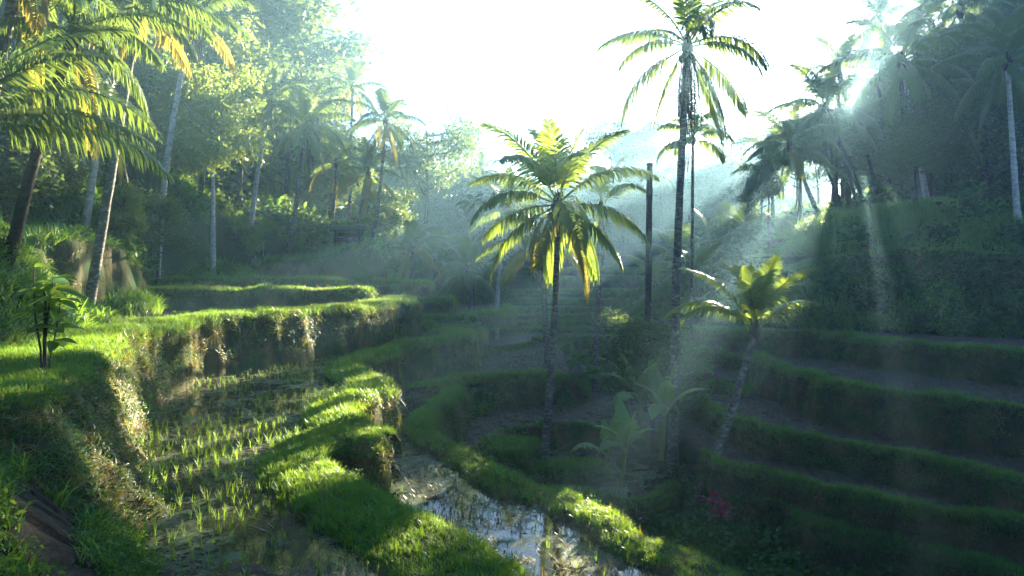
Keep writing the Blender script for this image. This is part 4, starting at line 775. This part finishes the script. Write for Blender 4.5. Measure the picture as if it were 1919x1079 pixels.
tree_px(1535, 440, 245, 66, 'airy', 'sparse tree left of the sun behind the shaggy palm', seed=18, sx=0.8)
tree_px(1660, 430, 240, 58, 'airy', 'dark tree right of the backlit trunks', seed=15, sx=1.0)
SKYL = ([-200, 380, 440, 500, 560, 600, 620, 700, 780, 830, 860, 900, 980, 1100, 1240, 1330, 1400, 1500, 1530, 1560, 1660, 1700, 1760, 2200],
        [-200, -200, -60, 10, 60, 120, 210, 250, 225, 240, 295, 318, 335, 330, 285, 275, 280, 300, 330, 385, 300, 130, 40, -100])
LOOK = {'round': 'round clumpy', 'airy': 'loose leaved', 'slim': 'narrow upright', 'flat': 'flat topped'}
def wood_fill(n, xr, yr, hmin, hmax, label, group, seed, leafs=('tree',), kinds=('round', 'airy', 'slim'), ok=None, cap_py=None):
    r = np.random.default_rng(seed); made = 0; tries = 0; pts = []
    while made < n and tries < n * 30:
        tries += 1; x, y = r.uniform(*xr), r.uniform(*yr); z = float(ground_z(x, y)) - 0.3; u, v = proj(np.array([x, y, z]))
        if not (-350 < u < 2250) or (ok and not ok(x, y, u)): continue
        if any((x - a) ** 2 + (y - b) ** 2 < 5 for a, b in pts): continue
        k = kinds[r.integers(0, len(kinds))]; hw = 2.6 * F / y * 0.8
        cap = min((CY - np.interp(q, *SKYL)) / F * y - z for q in (u - hw * 0.6, u, u + hw * 0.6))
        if cap_py: cap = (CY - cap_py) / F * y - z
        H = min(r.uniform(hmin, hmax), cap)
        if H < hmin * 0.55: continue
        if lane_gap([(x, y, z + H * f) for f in (0.35, 0.5, 0.65, 0.8, 0.95)]).min() < (0.05 * H + 0.75 if u > 1400 else 0.2 * H + 0.4): continue
        pts.append((x, y)); made += 1
        lf_ = leafs[r.integers(0, len(leafs))]; lb = LOOK[k] + (' pale green ' if lf_ == 'tree_pale' else ' dark green ') + label
        tree((x, y, z), H, k, lb, seed=int(r.integers(0, 999)), leaf=lf_, group=group, sx=r.uniform(0.8, 1.25))
    return made
wood_fill(60, (-62, -12), (42, 92), 8, 18, 'tree of the hazy wood climbing the left hillside', 'trees of the left hillside wood', 1, ('tree', 'tree_pale', 'tree_pale'), ok=lambda x, y, u: u < 640 and not (x > -20 and y < 50))
wood_fill(14, (-26, -12), (24, 40), 3, 6, 'low tree at the wood edge above the left grassy slope', 'wood edge trees on the left slope', 2, ok=lambda x, y, u: (y > 31 and u < 300) or u < 140)
wood_fill(60, (26, 70), (50, 88), 9, 20, 'tall tree of the shaded jungle on the right slope', 'trees of the right slope jungle', 3, ok=lambda x, y, u: u > 1690)
wood_fill(30, (24, 56), (43, 56), 5, 12, 'low tree at the front of the shaded right jungle', 'front trees of the right jungle', 4, ok=lambda x, y, u: u > 1680)
wood_fill(26, (-14, 34), (56, 100), 4, 9, 'misty tree on the valley floor', 'valley floor trees', 5, ok=lambda x, y, u: (u < 930 and y > 66) or (u > 1240 and u < 1530))
wood_fill(26, (22, 50), (54, 72), 8, 14, 'backlit tree on the sunbeam ridge', 'backlit trees on the sunbeam ridge', 6, kinds=('round', 'airy'), ok=lambda x, y, u: 1500 < u < 1780, cap_py=190)
# far wood: one mass
n = 1500; fx = rng.uniform(-90, 110, n); fy = rng.uniform(104, 215, n); fz = ground_z(fx, fy); u, v = proj(np.stack([fx, fy, fz], 1))
H = np.minimum(rng.uniform(7, 15, n), (CY - np.interp(u, *SKYL)) / F * fy - fz); k = (H > 3) & (u > -200) & (u < 2100) & (lane_gap(np.stack([fx, fy, fz + H * 0.7], 1)) > 0.42 * H)
scatter('far_wood', [proto('far tree', TREES[a][j][1]) for a, j in (('round', 0), ('round', 1), ('airy', 0), ('slim', 1))], np.stack([fx, fy, fz - 0.5], 1)[k], (0, 0, 1), H[k] / 10, 'misty wood covering the far hills', 'wood')

n = 170; fx = rng.uniform(-42, 48, n); fy = rng.uniform(-29, -8, n); fz = ground_z(fx, fy)
scatter('rear_shade_wood', [proto('rear shade tree', TREES[a][j][1]) for a, j in (('round', 0), ('round', 1), ('slim', 1))], np.stack([fx, fy, fz - 0.8], 1), (0, 0, 1), rng.uniform(0.6, 1.2, n), 'unseen wood behind the viewpoint, added to shade the terrace banks', 'wood')  # unseen trees added to block sky light on the banks facing the camera

# ------------------------------------------------------------------ broad leaved plants
def big_leaf(L, W, seed, droop=1.0, torn=True, a0=65):
    r = np.random.default_rng(seed); ns = 14; t = np.linspace(0, 1, ns + 1); ang = math.radians(a0) - droop * t ** 1.5; p = np.zeros((ns + 1, 3))
    for k in range(1, ns + 1): p[k] = p[k - 1] + L / ns * np.array([math.cos(ang[k]), 0, math.sin(ang[k])])
    mb = MB(); mb.add(*tube_arr(p, np.linspace(0.03, 0.006, ns + 1) * L, 4, False)); V, Q = [], []; c = 0
    for sg in (-1, 1):
        for k in range(2, ns):
            gap = 0.12 if torn and r.uniform() < 0.3 else 0.0; w0 = W * math.sin(math.pi * ((k - 2) / (ns - 2)) ** 0.8) + 0.03 * W; w1 = W * math.sin(math.pi * ((k - 1) / (ns - 2)) ** 0.8) + 0.01 * W
            a, b = p[k], p[k] * gap + p[k + 1] * (1 - gap); up = np.array([-math.sin(ang[k]), 0, math.cos(ang[k])]); dr = -0.12 if r.uniform() < 0.7 else -0.35
            s0, s1 = np.array([0, sg * w0 / 2, 0]) + up * w0 * (0.12), np.array([0, sg * w1 / 2, 0]) + up * w1 * 0.12
            e0, e1 = np.array([0, sg * w0, 0]) + up * w0 * dr, np.array([0, sg * w1, 0]) + up * w1 * dr
            V += [a, b, b + s1, a + s0, b + e1, a + e0]; Q += [(c, c + 1, c + 2, c + 3), (c + 3, c + 2, c + 4, c + 5)]; c += 6
    mb.add(V, None, Q); return mb.mesh('leaf', M['banana'])
BAN = [big_leaf(2.0, 0.34, s, dr, True, a) for s, (dr, a) in enumerate([(0.35, 82), (0.7, 74), (1.2, 66), (1.8, 52)])]
TAR = [big_leaf(0.9, 0.26, 20 + s, dr, False, a) for s, (dr, a) in enumerate([(1.3, 75), (1.9, 65), (2.0, 45)])]
COR = [big_leaf(0.55, 0.05, 30 + s, dr, False, a) for s, (dr, a) in enumerate([(0.6, 80), (1.2, 60), (1.3, 35)])]
def plant(base, label, leaves, n, stem, stem_r, seed, s=1.0, name='banana_plant', cat='plant', lean=(0, 0), mat=None, group=None, stem_mat='rachis'):
    r = np.random.default_rng(seed); root = obj(name, None, None, tuple(base)); tag(root, label, cat, group); h = np.array([lean[0], lean[1], stem])
    mb = MB(); t = np.linspace(-0.15, 1, 7)[:, None]; mb.add(*tube_arr(h * t, np.linspace(stem_r, stem_r * 0.55, 7), 8)); obj('stem', mb.mesh('stem', M[stem_mat], True), root)
    for i in range(n):
        f = i / max(1, n - 1); k = min(len(leaves) - 1, int(f * len(leaves))); az = i * 2.4 + r.uniform(-0.4, 0.4)
        o = obj('leaf', leaves[k], root, tuple(h * (1 - 0.12 * f)), (0, r.normal(0, 0.1), az), s * r.uniform(0.8, 1.1))
        if mat: mat_override(o, M[mat])
    return root
for k, (px, py, d, st, s, n, lab) in enumerate([(1165, 905, 25.0, 1.2, 0.95, 8, 'banana plant with upright torn leaves nearest the sunken paddy'), (1205, 815, 28.5, 1.5, 1.15, 9, 'tall banana plant with broad shining leaves beside the mud paddy'), (1240, 850, 27.2, 1.7, 1.1, 8, 'banana plant tucked against the tallest palm trunk'), (1180, 770, 31, 1.3, 1.0, 8, 'shaded banana plant behind the tall banana plant'), (1130, 880, 25.6, 0.6, 0.75, 6, 'small banana shoot by the water of the sunken paddy'), (1262, 800, 30, 1.6, 1.0, 8, 'banana plant behind the tallest palm trunk')]):
    plant(P(px, py, d), lab, BAN, n, st, 0.11, k, s, lean=(0.15 * (-1) ** k, 0))
for k, (px, py, d, lab) in enumerate([(862, 612, 44, 'glossy taro clump on the rounded step'), (885, 616, 44.2, 'taro clump hanging over the end of the rounded step'), (1085, 690, 37.5, 'taro clump at the foot of the hazy palm'), (1060, 668, 39, 'shaded taro clump right of the slender palm trunk'), (1110, 715, 36.5, 'dark taro clump above the dark green step'), (276, 520, 32, 'pale taro clump at the end of the earth cliff'), (590, 455, 48, 'broad leaved clump on the bluff left of the hut'), (610, 452, 48.5, 'broad leaved clump against the hut'), (1310, 705, 34, 'taro clump at the tip of the stubble paddies')]):
    plant(P(px, py, d), lab, TAR, 11, 0.25, 0.05, 40 + k, 1.0 + 0.1 * (k % 3), 'taro_plant', mat='weed')
for k, (px, py, d, lab) in enumerate([(1335, 985, 21.5, 'dark red leaved shrub in the gully'), (1352, 998, 21.0, 'crimson leaved shrub with bright tips beside the dark red one')]):
    plant(P(px, py, d), lab, COR, 22, 0.75 - 0.2 * k, 0.02, 60 + k, 1.0, 'red_shrub', 'shrub', mat='red', stem_mat='bark')

# sapling on the ledge
base = P(84, 700, 11.2); sap = obj('sapling', None, None, tuple(base)); tag(sap, 'three stemmed sapling with bright broad leaves on the ledge', 'sapling')
lf = MB(); ns = 6; tt = np.linspace(0, 1, ns + 1); V, Q = [], []
for i in range(ns + 1):
    w = 0.52 * math.sin(math.pi * tt[i] ** 0.75) * 0.5 + 0.004; z = -0.28 * tt[i] ** 2
    V += [(tt[i], -w, z + w * 0.35), (tt[i], 0, z), (tt[i], w, z + w * 0.35)]
Q = [(3 * i + a, 3 * i + a + 1, 3 * i + a + 4, 3 * i + a + 3) for i in range(ns) for a in (0, 1)]
lf.add(V, None, Q); LEAF = lf.mesh('leaf', M['sapling']); r = np.random.default_rng(5)
for pts, rad in [([(0.02, 0, -0.15), (0.0, 0, 0.5), (0.02, 0, 1.1), (0.0, 0.0, 1.35)], 0.035), ([(-0.06, 0.02, -0.15), (-0.08, 0.02, 0.4), (-0.16, 0, 1.0), (-0.17, 0, 1.75)], 0.022), ([(0.06, 0, -0.15), (0.1, 0, 0.3), (0.2, 0, 0.75), (0.26, 0, 1.2)], 0.018), ([(0.02, 0, 0.6), (0.06, 0, 1.0), (0.12, 0, 1.4), (0.13, 0, 1.55)], 0.016)]:
    path3 = catmull(pts, 0.08); mb = MB(); mb.add(*tube_arr(path3, np.linspace(rad, rad * 0.45, len(path3)), 7)); obj('stem', mb.mesh('stem', M['bark'], True), sap)
    for k in range(14 if rad < 0.03 else 7):
        f = 0.5 + 0.5 * (k + 1) / 14 if rad < 0.03 else 0.7 + 0.04 * k; p = path3[min(len(path3) - 1, int(f * (len(path3) - 1)))]; az = k * 2.4 + r.uniform(-0.5, 0.5)
        obj('leaf', LEAF, sap, tuple(p), (r.normal(0, 0.25), r.uniform(-0.35, 0.25), az), r.uniform(0.3, 0.52))

# ------------------------------------------------------------------ hut, bamboo handrail, fence
hb = P(655, 455, 48.6); hut = obj('hut', None, None, tuple(hb)); tag(hut, 'small dark open hut with sloping roof on the bluff', 'hut')
def part(name, mat, parent, *boxes):
    mb = MB()
    for b in boxes: mb.add(*box_arr(*b))
    return obj(name, mb.mesh(name, M[mat]), parent)
for x in (-0.85, 0.85):
    for y in (-0.5, 0.5): part('post', 'wood', hut, (x - 0.05, x + 0.05, y - 0.05, y + 0.05, -0.3, 0.85))
part('floor', 'wood', hut, (-0.95, 0.95, -0.6, 0.6, 0.12, 0.2))
for z in (0.26, 0.42, 0.58): part('wall_board', 'wood', hut, (-0.9, 0.9, 0.45, 0.5, z, z + 0.14)); 
for z in (0.26, 0.42): part('wall_board', 'wood', hut, (-0.95, -0.15, -0.56, -0.52, z, z + 0.14))
part('tarp', 'blue', hut, (-0.1, 0.55, -0.585, -0.565, 0.0, 0.22))
rf = MB(); rf.add([(-1.2, -0.85, 0.82), (1.2, -0.85, 0.78), (1.15, 0.85, 1.12), (-1.1, 0.85, 1.16), (-1.2, -0.85, 0.92), (1.2, -0.85, 0.88), (1.15, 0.85, 1.24), (-1.1, 0.85, 1.28)], None, [(0, 3, 2, 1), (4, 5, 6, 7), (0, 1, 5, 4), (1, 2, 6, 5), (2, 3, 7, 6), (3, 0, 4, 7)])
obj('roof', rf.mesh('roof', M['thatch']), hut)
def pole(a, b, rad, mat='bamboo', name='pole', parent=None):
    mb = MB(); mb.add(*tube_arr(np.linspace(a, b, 6), rad, 6)); return obj(name, mb.mesh(name, M[mat], True), parent)
fo = obj('path_fence', None, None, tuple(P(560, 432, 52))); tag(fo, 'low bamboo fence along the path behind the hut', 'fence')
o0 = P(560, 432, 52)
for i, px in enumerate(range(500, 640, 20)):
    a = P(px, 440 - (px - 500) * 0.02, 52) - o0; pole(a + (0, 0, -0.6), a + (0, 0, 0.75), 0.035, 'wood', 'post', fo)
for dz in (0.3, 0.62): pole(P(497, 440, 52) - o0 + (0, 0, dz), P(628, 438, 52) - o0 + (0, 0, dz), 0.025, 'bamboo', 'rail', fo)
hr = obj('bamboo_handrail', None, None, tuple(P(478, 495, 44))); tag(hr, 'pale bamboo handrail poles climbing the steps beside the bluff', 'handrail'); o0 = P(478, 495, 44)
pole(P(470, 497, 44) - o0, P(480, 480, 44.2) - o0, 0.035, 'bamboo', 'rail', hr); pole(P(481, 466, 44.6) - o0, P(495, 454, 45) - o0, 0.035, 'bamboo', 'rail', hr)
pole(P(470, 520, 44) - o0, P(470, 494, 44) - o0, 0.03, 'bamboo', 'post', hr); pole(P(480, 500, 44.2) - o0, P(480, 478, 44.2) - o0, 0.03, 'bamboo', 'post', hr); pole(P(494, 480, 45) - o0, P(494, 452, 45) - o0, 0.03, 'bamboo', 'post', hr)
st_ = obj('earth_stairs', None, None, tuple(P(474, 520, 44.5))); tag(st_, 'dark cut earth stairs climbing to the leaning palm', 'stairs'); o0 = P(474, 520, 44.5)
for k in range(9):
    c = P(474 + k * 1.5, 520 - k * 6.5, 44.5 + 0.25 * k) - o0; part('step', 'path', st_, (c[0] - 0.45, c[0] + 0.45, c[1] - 0.2, c[1] + 0.5, c[2] - 0.5, c[2]))

# ------------------------------------------------------------------ haze
zmin = float(GZ.min()) - 1.2; zmax = 48.0
top_need = max(float(GZ.max()) + 1.5, 31.0)
mb = MB(); mb.add(*box_arr(gx[0] - 5, gx[-1] + 5, gy[0] - 5, gy[-1] + 5, zmin, top_need))
hz = obj('haze', mb.mesh('haze', None)); tag(hz, 'thin pale morning mist filling the valley', 'haze', None, 'stuff')
m, nt, out = new_mat('morning mist'); pv = nd(nt, 'ShaderNodeVolumePrincipled'); pv.inputs['Color'].default_value = (0.44, 0.77, 1.0, 1)
pv.inputs['Density'].default_value = HAZE_DENSITY; pv.inputs['Anisotropy'].default_value = HAZE_G
nt.links.new(pv.outputs[0], out.inputs['Volume']); hz.data.materials.append(m)
print('ground z', GZ.min(), GZ.max())
